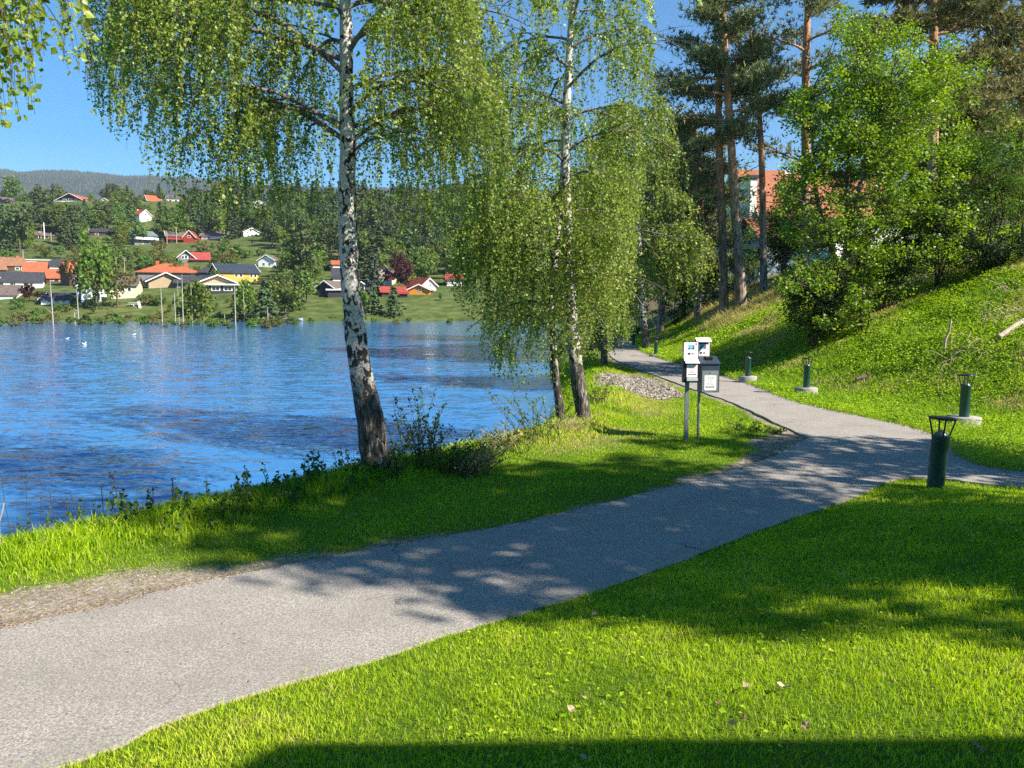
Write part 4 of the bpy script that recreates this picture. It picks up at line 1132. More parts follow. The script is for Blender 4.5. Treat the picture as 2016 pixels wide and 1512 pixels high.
def ends_px(poly, n, y, dy):
    """limb ends spread inside an outline given in pixels, at depth y +- dy"""
    us = [p[0] for p in poly]; vs = [p[1] for p in poly]; out = []
    while len(out) < n:
        u, v = R.uniform(min(us), max(us)), R.uniform(min(vs), max(vs))
        if inpoly(np.array([u]), np.array([v]), poly)[0]:
            e = PY(u, v, y + R.uniform(-dy, dy))
            if e[2] > Tz(e[0], e[1]) + .35: out.append(e)
    return out
bm_ = GP(1660, 648)
yb = bm_[1]
stem = lambda *px: [np.array(bm_) + [0, 0, -.3]] + [PY(u, v, yb + dy) for u, v, dy in px]
MAPLE = [(1560, 640), (1530, 560), (1545, 470), (1530, 400), (1545, 330), (1600, 290), (1555, 270), (1540, 200), (1600, 170), (1650, 110), (1640, 30), (1670, 5), (1720, 60), (1760, 20), (1800, 40), (1830, 90), (1880, 70), (1900, 120), (1940, 90), (1930, 180), (1900, 220), (1925, 290), (1880, 330), (1920, 400), (1900, 470), (1850, 520), (1800, 560), (1740, 600), (1690, 640)]
broadleaf('maple_tree', 'bright green maple with several stems at the foot of the embankment bushes', bm_,
          [stem((1664, 590, 0), (1672, 480, .2), (1668, 380, .3), (1672, 250, .4), (1690, 90, .3)), stem((1668, 600, .1), (1700, 480, .4), (1740, 380, .7), (1790, 260, .9), (1830, 140, 1)),
           stem((1655, 600, 0), (1640, 500, -.3), (1610, 400, -.5), (1600, 280, -.4), (1590, 200, -.3)), stem((1672, 600, .3), (1720, 520, .8), (1790, 440, 1.2), (1860, 330, 1.4)), stem((1660, 600, -.3), (1668, 470, -.8), (1700, 330, -1.1), (1720, 200, -1))],
          ends_px(MAPLE, 430, yb, 2.0), 'maple_leaf', .108, 46, .40, stem_r=.13, flat=.85, sub=2, subl=.6, upn=.35)
# dark bushes running up the embankment behind the maple
def bush(label, u, v, wpx, hpx, n, mat='shrub_leaf', size=.085, per=62, dv=0, name='bush', group=None, var0=.4, dy=.9, y=None, cat='bush'):
    b = GP(u, v) if y is None else PY(u, v, y)
    if y is not None: b[2] = Tz(b[0], b[1])
    s = b[1] / F; W, Hh = wpx * s, hpx * s
    ends = []
    while len(ends) < n:
        d = rdir(1)[0] * R.random() ** .4
        e = b + np.array([d[0] * W / 2, d[1] * min(W / 2, dy * 2), Hh * (.52 + .48 * d[2])])
        if e[2] > Tz(e[0], e[1]) + .1: ends.append(e)
    stems = [[b + [R.normal(0, .1), R.normal(0, .1), -.2], b + [R.normal(0, W * .08), R.normal(0, .2), Hh * .4], b + [R.normal(0, W * .2), R.normal(0, .4), Hh * .8]] for _ in range(5)]
    return broadleaf(name, label, b, stems, ends, mat, size, per, max(.3, W * .11), cat, group, .035, 'twig', .7, var0, 1, .4)
bush('dark shady bush at the foot of the maple, left of its trunk', 1600, 672, 120, 150, 46, 'shaded_leaf', var0=.3, y=26.6)
bush('dark bush right of the maple trunk on the embankment', 1745, 622, 150, 210, 64, 'shaded_leaf', var0=.4, y=27.2)
bush('dense dark bush in the middle of the embankment row', 1845, 568, 150, 240, 64, 'shaded_leaf', var0=.5, y=27.6)
bush('leafy bush with sunlit top near the right edge on the embankment', 1925, 535, 190, 300, 90, var0=.32, y=28.0)
bush('yellowish bush cut by the right edge at the top of the embankment', 2010, 520, 170, 290, 70, 'maple_leaf', .085, 40, var0=.55, y=28.6)
bush('low dark bush in deep shade under the embankment row', 1960, 520, 190, 90, 44, 'shaded_leaf', var0=.2, y=26.6)
bush('small sunlit sapling growing between the maple and the dark bushes', 1695, 640, 60, 120, 14, 'maple_leaf', .1, 26, var0=.45, y=25.6)
# undergrowth behind the pines
for u, v, wp, hp, y_, lb in [(1330, 640, 110, 140, 56, 'green bush left of the pines at the edge of the wood'), (1400, 600, 120, 150, 58, 'green bush between the thin trunk and the paired pines'), (1478, 560, 90, 130, 60, 'bright bush between the paired pines and the house wall'),
                              (1255, 640, 90, 170, 60, 'dark bush behind the white footed far birch'), (1545, 560, 110, 120, 55, 'bush in front of the white house wall')]:
    bush(lb, u, v, wp, hp, 40, 'shrub_leaf', .17, 44, y=y_, var0=.55, dy=1.6)
# taller wood closing the view behind the birches
def crown_tree(label, u, v, y, wpx, hpx, mat, size, n=90, per=44, var0=.4, name='leafy_tree', group=None):
    b = PY(u, v, y); b[2] = Tz(b[0], b[1]); s = y / F; W, Hh = wpx * s, hpx * s
    ends = []
    for i in range(n):
        d = rdir(1)[0] * R.uniform(.45, 1)
        ends.append(b + np.array([d[0] * W / 2, d[1] * W / 2, Hh * (.56 + .44 * d[2])]))
    stems = [[b + [0, 0, -.4], b + [.1, 0, Hh * .35], b + [R.normal(0, .4), 0, Hh * .92]]]
    return broadleaf(name, label, b, stems, ends, mat, size, per, W * .13, 'tree', group, .2, 'bark', .7, var0, 1, .8)
crown_tree('broad dark tree in the wood behind the weeping birches', 1235, 655, 66, 260, 420, 'shrub_leaf', .24, 100, 46, .35)
crown_tree('leafy tree in the wood left of the farther birch', 1165, 650, 74, 260, 400, 'shrub_leaf', .26, 90, 46, .5)
crown_tree('leafy tree behind the pines left of the house', 1390, 600, 68, 200, 320, 'shrub_leaf', .24, 80, 44, .5)
crown_tree('leafy tree in front of the hill house, right of the paired pines', 1540, 575, 54, 140, 215, 'maple_leaf', .16, 80, 46, .35)
crown_tree('dark tree in the gap left of the paired pines', 1345, 620, 58, 170, 330, 'shaded_leaf', .22, 90, 46, .5)
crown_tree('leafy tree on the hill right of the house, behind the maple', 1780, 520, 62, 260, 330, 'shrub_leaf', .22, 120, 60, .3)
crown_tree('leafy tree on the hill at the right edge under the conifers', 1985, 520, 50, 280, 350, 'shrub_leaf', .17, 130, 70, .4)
crown_tree('dark tree behind the embankment bushes, right of the maple', 1880, 520, 42, 220, 300, 'shaded_leaf', .15, 130, 70, .6)

# ---------------------------------------------------------------- saplings, weeds and stalks on the bank
def stem_plant(name, label, cat, base, n, hgt, spread_, leaf, mat, steps=16, lean=(0, 0), group=None, var0=.45, stem='twig', bare=.15, wide=.38, sr=.004):
    base = np.array(base, float)
    t = thing(name, label, cat, tuple(base), 0, group); tb, cb = MB(), MB()
    for i in range(n):
        a = R.uniform(0, 6.28); h = hgt * R.uniform(.5, 1); o = spread_ * R.uniform(.2, 1)
        s = np.array([0, 0, -.05]) + R.normal(0, .22, 3) * [1, 1, 0] * spread_
        q = smooth_line([s, s + [o * .35 * math.cos(a) + lean[0] * .3, o * .35 * math.sin(a) + lean[1] * .3, h * .5], s + [o * math.cos(a) + lean[0], o * math.sin(a) + lean[1], h]], .06)
        tube(tb, q, np.linspace(sr * 1.6, sr * .6, len(q)), 5, 0, .5, cap=False)
        k = steps; f = R.uniform(bare, 1, k) * (len(q) - 1); P = q[f.astype(int)] + R.normal(0, .3 * leaf, (k, 3))
        leaves(cb, P, leaf * R.uniform(.6, 1.15, k), rdir(k, .5), rdir(k, .6), 0, np.clip(var0 + R.normal(0, .18, k), 0, 1), wide)
    tb.build('stems', MT[stem], t); cb.build('foliage', MT[mat], t)
    return t
MT['bank_leaf'] = foliage('bank_leaf', [(0, (.05, .10, .02)), (.5, (.11, .17, .03)), (1, (.24, .26, .07))], .35)
MT['yellow_leaf'] = foliage('yellow_leaf', [(0, (.20, .20, .05)), (1, (.50, .42, .14))], .35)
MT['stalk'] = plain('dry_stalk', (.045, .035, .028), .8, .3, 10)
MT['pale_stalk'] = plain('pale_stalk', (.38, .30, .20), .8, .3, 10)
MT['seed'] = plain('dark_seed_head', (.035, .010, .014), .7, .3, 30)
bp = GP(835, 920); stem_plant('sapling', 'tall thin leafy shrub growing right of the leaning birch foot', 'shrub', bp, 24, 1.3, .62, .055, 'bank_leaf', 40)
bp = GP(878, 925); stem_plant('sapling', 'arching leafy shoots leaning right beside the tall thin shrub', 'shrub', bp, 12, .72, .42, .045, 'bank_leaf', 22, (.35, 0))
bp = GP(778, 935); stem_plant('sapling', 'leafy shoots climbing round the foot of the leaning birch', 'shrub', bp, 12, .5, .35, .045, 'bank_leaf', 18)
bp = GP(965, 900); stem_plant('bank_shrub', 'light leafy shrub in the sun left of the low birch', 'shrub', bp, 14, .55, .4, .045, 'bank_leaf', 22, var0=.8)
bp = GP(925, 935); stem_plant('bank_shrub', 'rusty withered shrub between the tall thin shrub and the sunlit one', 'shrub', bp, 22, .42, .5, .05, 'deadleaf', 16, var0=.4)
bp = GP(1012, 895); stem_plant('maple_sapling', 'small sapling with pale yellow leaves at the water edge', 'shrub', bp, 3, .5, .15, .10, 'yellow_leaf', 9, bare=.8, wide=.5)
bp = GP(1075, 868); stem_plant('bank_shrub', 'straggling dark shrub round the feet of the two white birches', 'shrub', bp, 16, .95, .8, .05, 'shrub_leaf', 26, var0=.7)
bp = GP(1040, 880); stem_plant('bank_shrub', 'leafy shoots leaning left over the water beside the low birch', 'shrub', bp, 9, 1.1, .5, .055, 'bank_leaf', 24, (-.45, .1))
bp = GP(1175, 800); stem_plant('bank_shrub', 'yellow green shrub right of the slender white birch foot', 'shrub', bp, 18, .75, .5, .06, 'bank_leaf', 24, var0=.85)
bp = GP(905, 935); stem_plant('bank_shrub', 'tangled olive shrub close right of the tall thin shrub', 'shrub', bp, 26, .62, .6, .05, 'bank_leaf', 20, var0=.35)
bp = GP(948, 912); stem_plant('bank_shrub', 'dry tan tangle of stalks in the sun at the water edge', 'shrub', bp, 46, .5, .6, .04, 'dry', 8, stem='pale_stalk', wide=.15)
bp = GP(995, 888); stem_plant('bank_shrub', 'green and straw coloured tangle between the sapling and the low birch', 'shrub', bp, 30, .55, .7, .05, 'bank_leaf', 16, stem='pale_stalk', var0=.6)
bp = GP(1125, 850); stem_plant('bank_shrub', 'dry grassy tangle right at the feet of the two white birches', 'shrub', bp, 40, .45, .6, .05, 'dry', 7, stem='pale_stalk', wide=.12)
bp = GP(1470, 850); stem_plant('low_weed', 'low dark weed clump beside the posts of the information stands', 'weed', bp, 26, .28, .5, .07, 'shrub_leaf', 12, var0=.5)
bp = GP(1525, 852); stem_plant('low_weed', 'sunlit low weed clump near the bend of the path', 'weed', bp, 16, .2, .35, .06, 'bank_leaf', 12, var0=.5)
# nettles and tall grass at the water, left: one mass
cb = MB(); tb_pts = []
x, y = scatter(-5.6, -1.6, 8.0, 12.6, 26)
rd = riv_dist(x, y); m = (rd > -1.15) & (rd < .35); x, y = x[m], y[m]
zz = T(x, y); H_ = R.uniform(.12, .42, len(x)) * (.5 + fbm(x * 1.2, y * 1.2, 51))
St = np.stack([np.stack([x + R.normal(0, .03, len(x)) * t_, y + R.normal(0, .03, len(x)) * t_, zz + H_ * t_], -1) for t_ in (0, .5, 1)], 1)
tubes3(cb, St, .003, 1, .5)
idx = np.repeat(np.arange(len(x)), 13); f = R.uniform(.2, 1, len(idx))[:, None]
P = St[idx, 0] * (1 - f) + St[idx, 2] * f
leaves(cb, P, R.uniform(.03, .075, len(idx)), rdir(len(idx), .2), rdir(len(idx), .8), 0, np.clip(.35 + R.normal(0, .16, len(idx)), 0, 1), .36)
o = cb.build('nettles', [MT['shrub_leaf'], MT['twig']]); tag(o, 'dark nettles and weeds along the water edge left of the leaning birch', 'weeds', kind='stuff')
# single dry stalks standing against the water
def stalk(label, pts, depth, seed=None, mat='stalk', twigs=(), r=.0055, n=10):
    P = np.array([PY(u, v, depth) for u, v in pts]); base = P[0].copy()
    t = thing('dry_stalk', label, 'plant stalk', tuple(base), 0, 'dry stalks at the water edge')
    mb = MB(); tube(mb, np.concatenate([[P[0] - base - [0, 0, .25]], smooth_line(P - base, .05)]), r, 6)
    for tw in twigs:
        Q = np.array([PY(u, v, depth) for u, v in tw]) - base; tube(mb, Q, r * .6, 5)
    mb.build('stem', MT[mat], t)
    if seed:
        mb = MB()
        for (u, v, s) in seed:
            c = PY(u, v, depth) - base
            for _ in range(n):
                d = R.normal(0, .45 * s, 3); lathe(mb, [(0, -s * .32), (s * .26, 0), (s * .18, s * .2), (0, s * .3)], 7, 0, c + d)
        mb.build('seed_head', MT['seed'], t)
stalk('tallest dry stalk with a big dark red seed head', [(240, 1030), (232, 985), (224, 942)], 9.2, [(222, 936, .045), (231, 960, .02)], twigs=[((235, 1008), (222, 1002), (213, 1003))])
stalk('dry stalk with a dark seed head midway to the leaning birch', [(338, 1022), (339, 980), (340, 945)], 9.6, [(340, 944, .034), (345, 962, .018)])
stalk('thin stalk with a small flat top left of the tallest one', [(206, 1045), (203, 1000), (199, 955)], 9.0, twigs=[((200, 960), (194, 955)), ((200, 960), (204, 952))])
stalk('short stalk with little buds right of the tallest one', [(248, 1025), (246, 1000), (244, 975)], 9.2, [(243, 977, .016)])
stalk('dark bent reed leaning left above the sunlit bank', [(121, 1064), (108, 1020), (97, 966)], 8.2, r=.005)
stalk('second bent reed leaning left above the sunlit bank', [(163, 1062), (150, 1010), (138, 966)], 8.3, r=.0045)
stalk('slanting reed between the two bent ones', [(162, 1062), (142, 1020), (122, 985)], 8.35, r=.0045)
stalk('tall wispy stalk with a fan of twigs near the left edge', [(56, 1052), (53, 990), (49, 922)], 8.2, twigs=[((50, 940), (58, 928)), ((50, 932), (45, 920)), ((51, 950), (60, 940))], r=.003)
stalk('umbel stalk with a flat fan top left of the bent reeds', [(79, 1050), (80, 1010), (81, 980)], 8.2, twigs=[((81, 982), (66, 971)), ((81, 982), (74, 969)), ((81, 982), (82, 968)), ((81, 982), (90, 970)), ((81, 982), (95, 973))], r=.003)
stalk('leaning stalk at the very left edge', [(18, 1035), (8, 980), (4, 940)], 8.0, r=.0035)
stalk('pale broken stalk at the left edge of the sunlit bank', [(-2, 1030), (5, 1005), (8, 990)], 7.6, mat='pale_stalk', r=.006)
stalk('pale leaning stalk with a branching top left of the leaning birch', [(650, 955), (625, 920), (604, 898)], 11.2, mat='pale_stalk', twigs=[((612, 908), (598, 902), (590, 893)), ((606, 900), (611, 888))])
stalk('thin reddish stalk close to the leaning birch', [(700, 930), (696, 895), (695, 870)], 11.4, mat='pale_stalk', r=.003)
stalk('small stalk with a bud right of the midway seed head', [(461, 996), (461, 975), (462, 958)], 10, [(462, 958, .014)])
stalk('twiggy stalk with tiny buds halfway to the leaning birch', [(531, 970), (524, 945), (518, 928)], 10.6, [(518, 928, .012), (527, 936, .010)])
stalk('curled pale stalk over the water right of the tall thin shrub', [(980, 870), (976, 840), (990, 826)], 13.5, mat='pale_stalk', r=.004)

# ---------------------------------------------------------------- things lying on the embankment
p = GP(1858, 698)
t = MB(); tube(t, [p - [0, 0, .2], p + [.02, 0, .4], PY(1869, 652, p[1]), PY(1872, 628, p[1])], [.034, .032, .03, .028], 9, 0, .5, .2)
MT['oldwood'] = plain('weathered_wood', (.36, .30, .23), .85, .35, 12, bm=.4, spec=.15)
o = t.build('wooden_stake', MT['oldwood'], None, p); tag(o, 'weathered wooden stake stuck upright in the embankment', 'stake')
t = MB(); a = GP(1965, 676); b_ = GP(2040, 628); tube(t, [a + [0, 0, .14], (a + b_) / 2 + [0, 0, .17], b_ + [0, 0, .16]], [.085, .08, .075], 12, 0, .5, .15)
o = t.build('log', MT['oldwood'], None, a); tag(o, 'grey weathered log lying on the embankment at the right edge', 'log')
t = MB(); a = GP(1705, 748); tube(t, [a + [-.28, 0, .02], a + [0, .05, .09], a + [.35, .12, .1]], [.05, .07, .05], 9, 0, .5, .3)
o = t.build('root_stub', MT['bark'], None, a); tag(o, 'rusty brown root stub poking out of the weeds low on the embankment', 'root')
def brush(label, u, v, n, L, name='brushwood'):
    b = GP(u, v); mb = MB()
    for _ in range(n):
        s = np.array([R.normal(0, .35), R.normal(0, .35), 0]); s[2] = Tz(b[0] + s[0], b[1] + s[1]) - b[2] + .02
        lp = limb_path(s, R.uniform(0, 6.28), L * R.uniform(.4, 1), R.uniform(.1, .9), R.uniform(.2, 1.0), 8, .15)
        tube(mb, lp, np.linspace(.011, .004, 8), 4, 0, .5, cap=False)
    o = mb.build(name, MT['pale_stalk']); o.location = b; tag(o, label, 'brushwood')
brush('pale dry brushwood around the wooden stake', 1895, 690, 34, .9)
brush('heap of dry twigs above the log near the right edge', 1975, 630, 44, 1.1)
brush('dry twigs high on the embankment at the right edge', 2010, 570, 22, 1.2)
brush('dry twigs under the log at the right edge', 1985, 700, 12, .5)

# ================================================================ HOUSES
def hmat(name, col, rough=.7, var=.08, scale=.8):
    if name not in MT: MT[name] = plain(name, col, rough, var, scale, spec=.2)
    return MT[name]
hmat('white_wall', (.78, .77, .75)); hmat('cream_wall', (.62, .55, .40)); hmat('blue_wall', (.45, .55, .66)); hmat('grey_wall', (.17, .17, .175))
hmat('dark_wall', (.035, .037, .045)); hmat('brown_wall', (.075, .045, .032)); hmat('red_wall', (.30, .035, .025)); hmat('yellow_wall', (.52, .34, .06)); hmat('tan_wall', (.36, .27, .16)); hmat('orange_wall', (.60, .24, .04))
def tiles(name, col, sc=(1.6, 1.6, 4)):
    m, n, b = newmat(name)
    f = noise(n, 1.1, 5); g = noise(n, 1, 2, mapscale=(9, 1.2, 1.2))
    c = ramp(n, f, [(.3, tuple(x * .72 for x in col)), (.7, tuple(min(1, x * 1.25) for x in col))])
    c = mixc(n, ramp(n, g, [(.45, (0, 0, 0)), (.7, (.55, .55, .55))]), c, tuple(x * .5 for x in col))
    n.links.new(c, b.inputs['Base Color']); b.inputs['Roughness'].default_value = .75; b.inputs['Specular IOR Level'].default_value = .25
    MT[name] = m
tiles('orange_tiles', (.42, .115, .05)); tiles('red_tiles', (.34, .065, .045)); tiles('old_tiles', (.27, .13, .07)); tiles('hill_tiles', (.32, .12, .06)); tiles('slate_roof', (.05, .05, .056)); tiles('green_roof', (.15, .20, .18)); tiles('brown_roof', (.15, .11, .095)); tiles('blue_roof', (.035, .045, .065)); tiles('pale_roof', (.55, .55, .54))
m, n, b = newmat('window_glass'); b.inputs['Base Color'].default_value = (.02, .025, .03, 1); b.inputs['Roughness'].default_value = .08; MT['glass'] = m
HOUSE_RECT = []
def far_y(v):
    ys = np.linspace(157, 470, 1500); vv = 600 - (np.interp(ys, FP_Y, FP_Z) - CAMZ) / F * ys * 1.0 * (F / ys) / (F / ys) if False else 600 - F * (np.interp(ys, FP_Y, FP_Z) - CAMZ) / ys
    i = np.argmin(np.abs(vv - v)); return float(ys[i])
def house(label, u0, u1, vb, ve, vr, wall, roof, kind='side', rot=0.0, depth=None, wins=(), chim=(), balcony=None, trim=None, ov=.45, cat='house', dy=0.0, y=None, zb=None, name='house', glaze=None, door=None):
    """a house read from its pixel box: left, right, base, eave and ridge rows. kind: side (ridge across), gable (gable end to us), hip, flat, mono"""
    yy = (far_y(vb) if y is None else y) + dy
    k = yy / F; uc = (u0 + u1) / 2
    p = PY(uc, vb, yy)
    if zb is not None: p[2] = zb
    W = (u1 - u0) * k; h = (vb - ve) * k; rh = (ve - vr) * k; D = depth or max(6.5, min(11, W * .7))
    t = thing(name, label, cat, tuple(p), rad(rot) + (math.atan2(-p[0], p[1]) if y is None else 0))
    a = W / 2
    if y is None: HOUSE_RECT.append((u0 - 2, u1 + 2, vr - 2, vb + 1, yy))
    th = .22
    wb = MB()
    if kind == 'side':
        extrude(wb, [(0, -2.5), (D, -2.5), (D, h), (D / 2, h + rh - .05), (0, h)], 'x', -a, a)
        dr = ov * rh / (D / 2)
        prof = [(-ov, h - dr), (D / 2, h + rh), (D + ov, h - dr), (D + ov, h - dr + th), (D / 2, h + rh + th), (-ov, h - dr + th)]
        rb = MB(); extrude(rb, prof, 'x', -a - ov, a + ov)
        tr = [('x', prof, -a - ov - .10, -a - ov), ('x', prof, a + ov, a + ov + .10)]
    elif kind == 'gable':
        extrude(wb, [(-a, -2.5), (a, -2.5), (a, h), (0, h + rh - .05), (-a, h)], 'y', 0, D)
        dr = ov * rh / a
        prof = [(-a - ov, h - dr), (0, h + rh), (a + ov, h - dr), (a + ov, h - dr + th), (0, h + rh + th), (-a - ov, h - dr + th)]
        rb = MB(); extrude(rb, prof, 'y', -ov, D + ov)
        tr = [('y', prof, -ov - .10, -ov)]
    elif kind == 'hip':
        box(wb, (-a, 0, -2.5), (a, D, h))
        rb = MB(); i = min(a * .8, D / 2)
        rb.add([(-a - ov, -ov, h), (a + ov, -ov, h), (a + ov, D + ov, h), (-a - ov, D + ov, h), (-a + i, D / 2, h + rh), (a - i, D / 2, h + rh)], [[0, 1, 5, 4], [2, 3, 4, 5]])
        rb.add([(-a - ov, -ov, h), (a + ov, -ov, h), (a + ov, D + ov, h), (-a - ov, D + ov, h), (-a + i, D / 2, h + rh), (a - i, D / 2, h + rh)], [[1, 2, 5], [3, 0, 4]])
        box(rb, (-a - ov, -ov, h - .2), (a + ov, D + ov, h - .002)); tr = []
    else:
        box(wb, (-a, 0, -2.5), (a, D, h))
        rb = MB(); s = rh
        rb.add([(-a - ov, -ov, h), (a + ov, -ov, h), (a + ov, D + ov, h + s), (-a - ov, D + ov, h + s), (-a - ov, -ov, h + .3), (a + ov, -ov, h + .3), (a + ov, D + ov, h + s + .3), (-a - ov, D + ov, h + s + .3)], BOXF); tr = []
    wb.build('wall', MT[wall], t)
    ro = rb.build('roof', MT[roof], t)
    if trim:
        for ax, pr, q0, q1 in tr:
            b2 = MB(); extrude(b2, [(pp[0], pp[1] - .02 if i < 3 else pp[1] + .02) for i, pp in enumerate(pr)], ax, q0, q1); b2.build('gable_board', MT[trim], ro)
    for c in chim:
        cx, hh = c[0], c[1]; cm = c[2] if len(c) > 2 else 'tan_wall'
        X = -a + cx * W; yc = D * (.5 if kind != 'gable' else .55)
        zt_ = h + rh + hh * k; b2 = MB(); wd = max(.45, (c[3] if len(c) > 3 else 5) * k / 2)
        box(b2, (X - wd, yc - .45, h + .2 if kind != 'flat' else h), (X + wd, yc + .45, zt_)); b2.build('chimney', MT[cm], ro)
    for (fx, fz, ww, wh) in wins:
        X = -a + fx * W; Z = fz * k; w2, h2 = ww * k / 2, wh * k / 2
        fr = 'white_wall' if wall not in ('white_wall',) else 'white_wall'
        b2 = MB(); box(b2, (X - w2 - .14, -.07, Z - h2 - .14), (X + w2 + .14, -.003, Z + h2 + .14)); wo = b2.build('window', MT[fr], t)
        b2 = MB()
        if w2 > .8:
            nn = max(2, int(round(w2 * 2 / 1.0)))
            for q in range(nn):
                c0 = X - w2 + q * 2 * w2 / nn; box(b2, (c0 + .05, -.10, Z - h2), (c0 + 2 * w2 / nn - .05, -.0705, Z + h2))
        else: box(b2, (X - w2, -.10, Z - h2), (X + w2, -.0705, Z + h2))
        b2.build('pane', MT['glass'], wo)
    if balcony:
        f0, f1, z, hh, mt = balcony
        b2 = MB(); box(b2, (-a + f0 * W, -1.6, z * k - .1), (-a + f1 * W, -.004, z * k)); box(b2, (-a + f0 * W, -1.68, z * k - .1), (-a + f1 * W, -1.6, z * k + hh * k))
        b2.build('balcony', MT[mt], t)
    if door:
        X = -a + door[0] * W; b2 = MB(); box(b2, (X - .55, -.06, 0), (X + .55, -.003, 2.1)); b2.build('door', MT[door[1]], t)
    return t
# --- upper row on the skyline of the hillside
house('pale house with reddish brown roof at the upper left corner of the hillside', -20, 22, 402, 396, 387, 'white_wall', 'brown_roof', 'side', 8, trim='white_wall', wins=[(.55, 4, 4, 4), (.8, 4, 4, 4)])
house('long low white building beside the pale house at the upper left', 22, 60, 402, 398, 396.5, 'white_wall', 'brown_roof', 'flat', 0, 6)
house('hilltop villa with orange gable roof and tall white chimney', 112, 166, 403, 395.5, 382, 'dark_wall', 'orange_tiles', 'gable', -28, 17, trim='white_wall', ov=1.2, chim=[(.86, -.5, 'white_wall', 4.5)], balcony=(.02, .98, 3.5, 3, 'white_wall'), wins=[(.3, 8.5, 6, 4), (.5, 8.8, 6, 5), (.7, 8.5, 6, 4), (.25, 3, 5, 3), (.75, 3, 5, 3)])
house('half hidden white gabled house right of the hilltop villa', 199, 214, 402, 396, 391, 'white_wall', 'orange_tiles', 'gable', -25, 8, trim='white_wall')
house('orange roofed house on the skyline behind the hanging birch twigs', 292, 318, 402, 396, 385, 'white_wall', 'orange_tiles', 'side', 18, trim='white_wall', dy=-4)
house('large white house on the skyline behind the hanging birch twigs', 330, 364, 403, 391, 384, 'white_wall', 'brown_roof', 'side', -8, trim='white_wall', wins=[(.2, 7, 4, 4), (.5, 7, 4, 4), (.8, 7, 4, 4)], dy=-6)
house('white house high on the hillside seen through the leaning birch', 500, 528, 412, 399, 390, 'white_wall', 'brown_roof', 'gable', -20, 9, trim='white_wall')
# --- middle of the hillside
house('white gabled house with red roof alone high on the hillside', 274, 300, 437, 424, 414, 'white_wall', 'red_tiles', 'gable', 38, 10, trim='white_wall', chim=[(.5, 2, 'white_wall', 3)], wins=[(.35, 5, 2.5, 3), (.68, 5, 2.5, 3), (.5, 14, 2.5, 3)])
house('dark timber house with grey roof behind the flagpole', 73, 108, 471, 464, 457.5, 'dark_wall', 'brown_roof', 'side', 12, trim='white_wall', chim=[(.3, 2)], wins=[(.2, 4, 4, 3), (.7, 4, 4, 3)])
house('low house with black roof half hidden by hillside trees', 179, 222, 464, 456.5, 450, 'brown_wall', 'slate_roof', 'side', -10, trim='white_wall', wins=[(.3, 3, 5, 3)])
house('grey two storey house with green grey roof and white balcony', 266, 309, 482, 464, 454, 'grey_wall', 'green_roof', 'side', 22, 10, chim=[(.45, 2, 'white_wall', 4)], balcony=(0, 1.0, 10, 3.6, 'white_wall'), wins=[(.25, 13.5, 9, 3.6), (.7, 13.5, 9, 3.6), (.3, 3.5, 6, 3), (.75, 3.5, 6, 3)])
house('red timber house with greyish roof behind a utility pole', 330, 366, 477, 465, 455, 'red_wall', 'brown_roof', 'side', 6, trim='white_wall', balcony=(0, 1, 5, 3.4, 'red_wall'), wins=[(.25, 9.5, 6, 3), (.7, 9.5, 6, 3), (.25, 2, 4, 2)])
house('red gabled cottage attached right of the red timber house', 362, 384, 476, 467, 455, 'red_wall', 'red_tiles', 'gable', -12, 8, trim='white_wall', wins=[(.5, 10, 5, 3)], dy=-2)
house('house with greyish brown roof and white gable right of the red ones', 396, 436, 471, 464, 451, 'white_wall', 'brown_roof', 'side', -24, 9, trim='white_wall', wins=[(.4, 3, 4, 3)])
house('white house seen through the leaning birch leaves in the wood', 480, 512, 470, 458, 450, 'white_wall', 'brown_roof', 'gable', 20, 9, trim='white_wall')
# --- the town by the water
house('tall brown house with weathered orange roof and brick chimney at left', 10, 50, 540, 523, 507, 'brown_wall', 'old_tiles', 'side', 10, 10, chim=[(.78, 4.5, 'old_tiles', 6)], wins=[(.6, 11, 6, 4), (.85, 11, 6, 4)], dy=6)
house('brown roofed house cut by the left edge of the town', -24, 10, 545, 530, 512, 'brown_wall', 'old_tiles', 'side', 12, 9, dy=4)
house('orange roofed wing right of the tall brown house', 50, 86, 552, 540, 516, 'brown_wall', 'orange_tiles', 'side', -8, 9, dy=1)
house('low orange roofed house with dark walls in front of the pyramid roof', 86, 129, 556, 547, 530, 'brown_wall', 'orange_tiles', 'side', -4, 8, wins=[(.4, 5, 5, 3), (.75, 5, 5, 3)])
house('long white flat roofed building behind the orange roofs', 50, 114, 524, 513, 509.5, 'white_wall', 'pale_roof', 'flat', 0, 12, dy=10, chim=[(.6, 2, 'old_tiles', 4)])
house('white house with dark pyramid roof behind the low orange roof', 84, 150, 541, 524, 508, 'white_wall', 'slate_roof', 'hip', 0, 13, dy=5)
house('long white house with dark grey roof left of the purple bush', 0, 78, 572, 554, 536, 'white_wall', 'slate_roof', 'side', -4, 9, wins=[(.34, 12, 5, 6), (.4, 12, 2.5, 6), (.12, 11, 7, 8), (.62, 12, 5, 6)], dy=2)
house('pale blue house at the left edge beside the long white one', -30, 2, 572, 549, 535, 'blue_wall', 'slate_roof', 'gable', -15, 9, trim='white_wall', dy=1)
house('grey roofed annex with white wall below the long white house', -8, 30, 588, 580, 562, 'white_wall', 'brown_roof', 'side', -12, 8, dy=-1)
house('tall dark brown house with orange roof behind the weeping birch', 140, 180, 564, 536, 518, 'brown_wall', 'orange_tiles', 'side', 14, 9, wins=[(.3, 15, 6, 8), (.55, 15, 6, 8)])
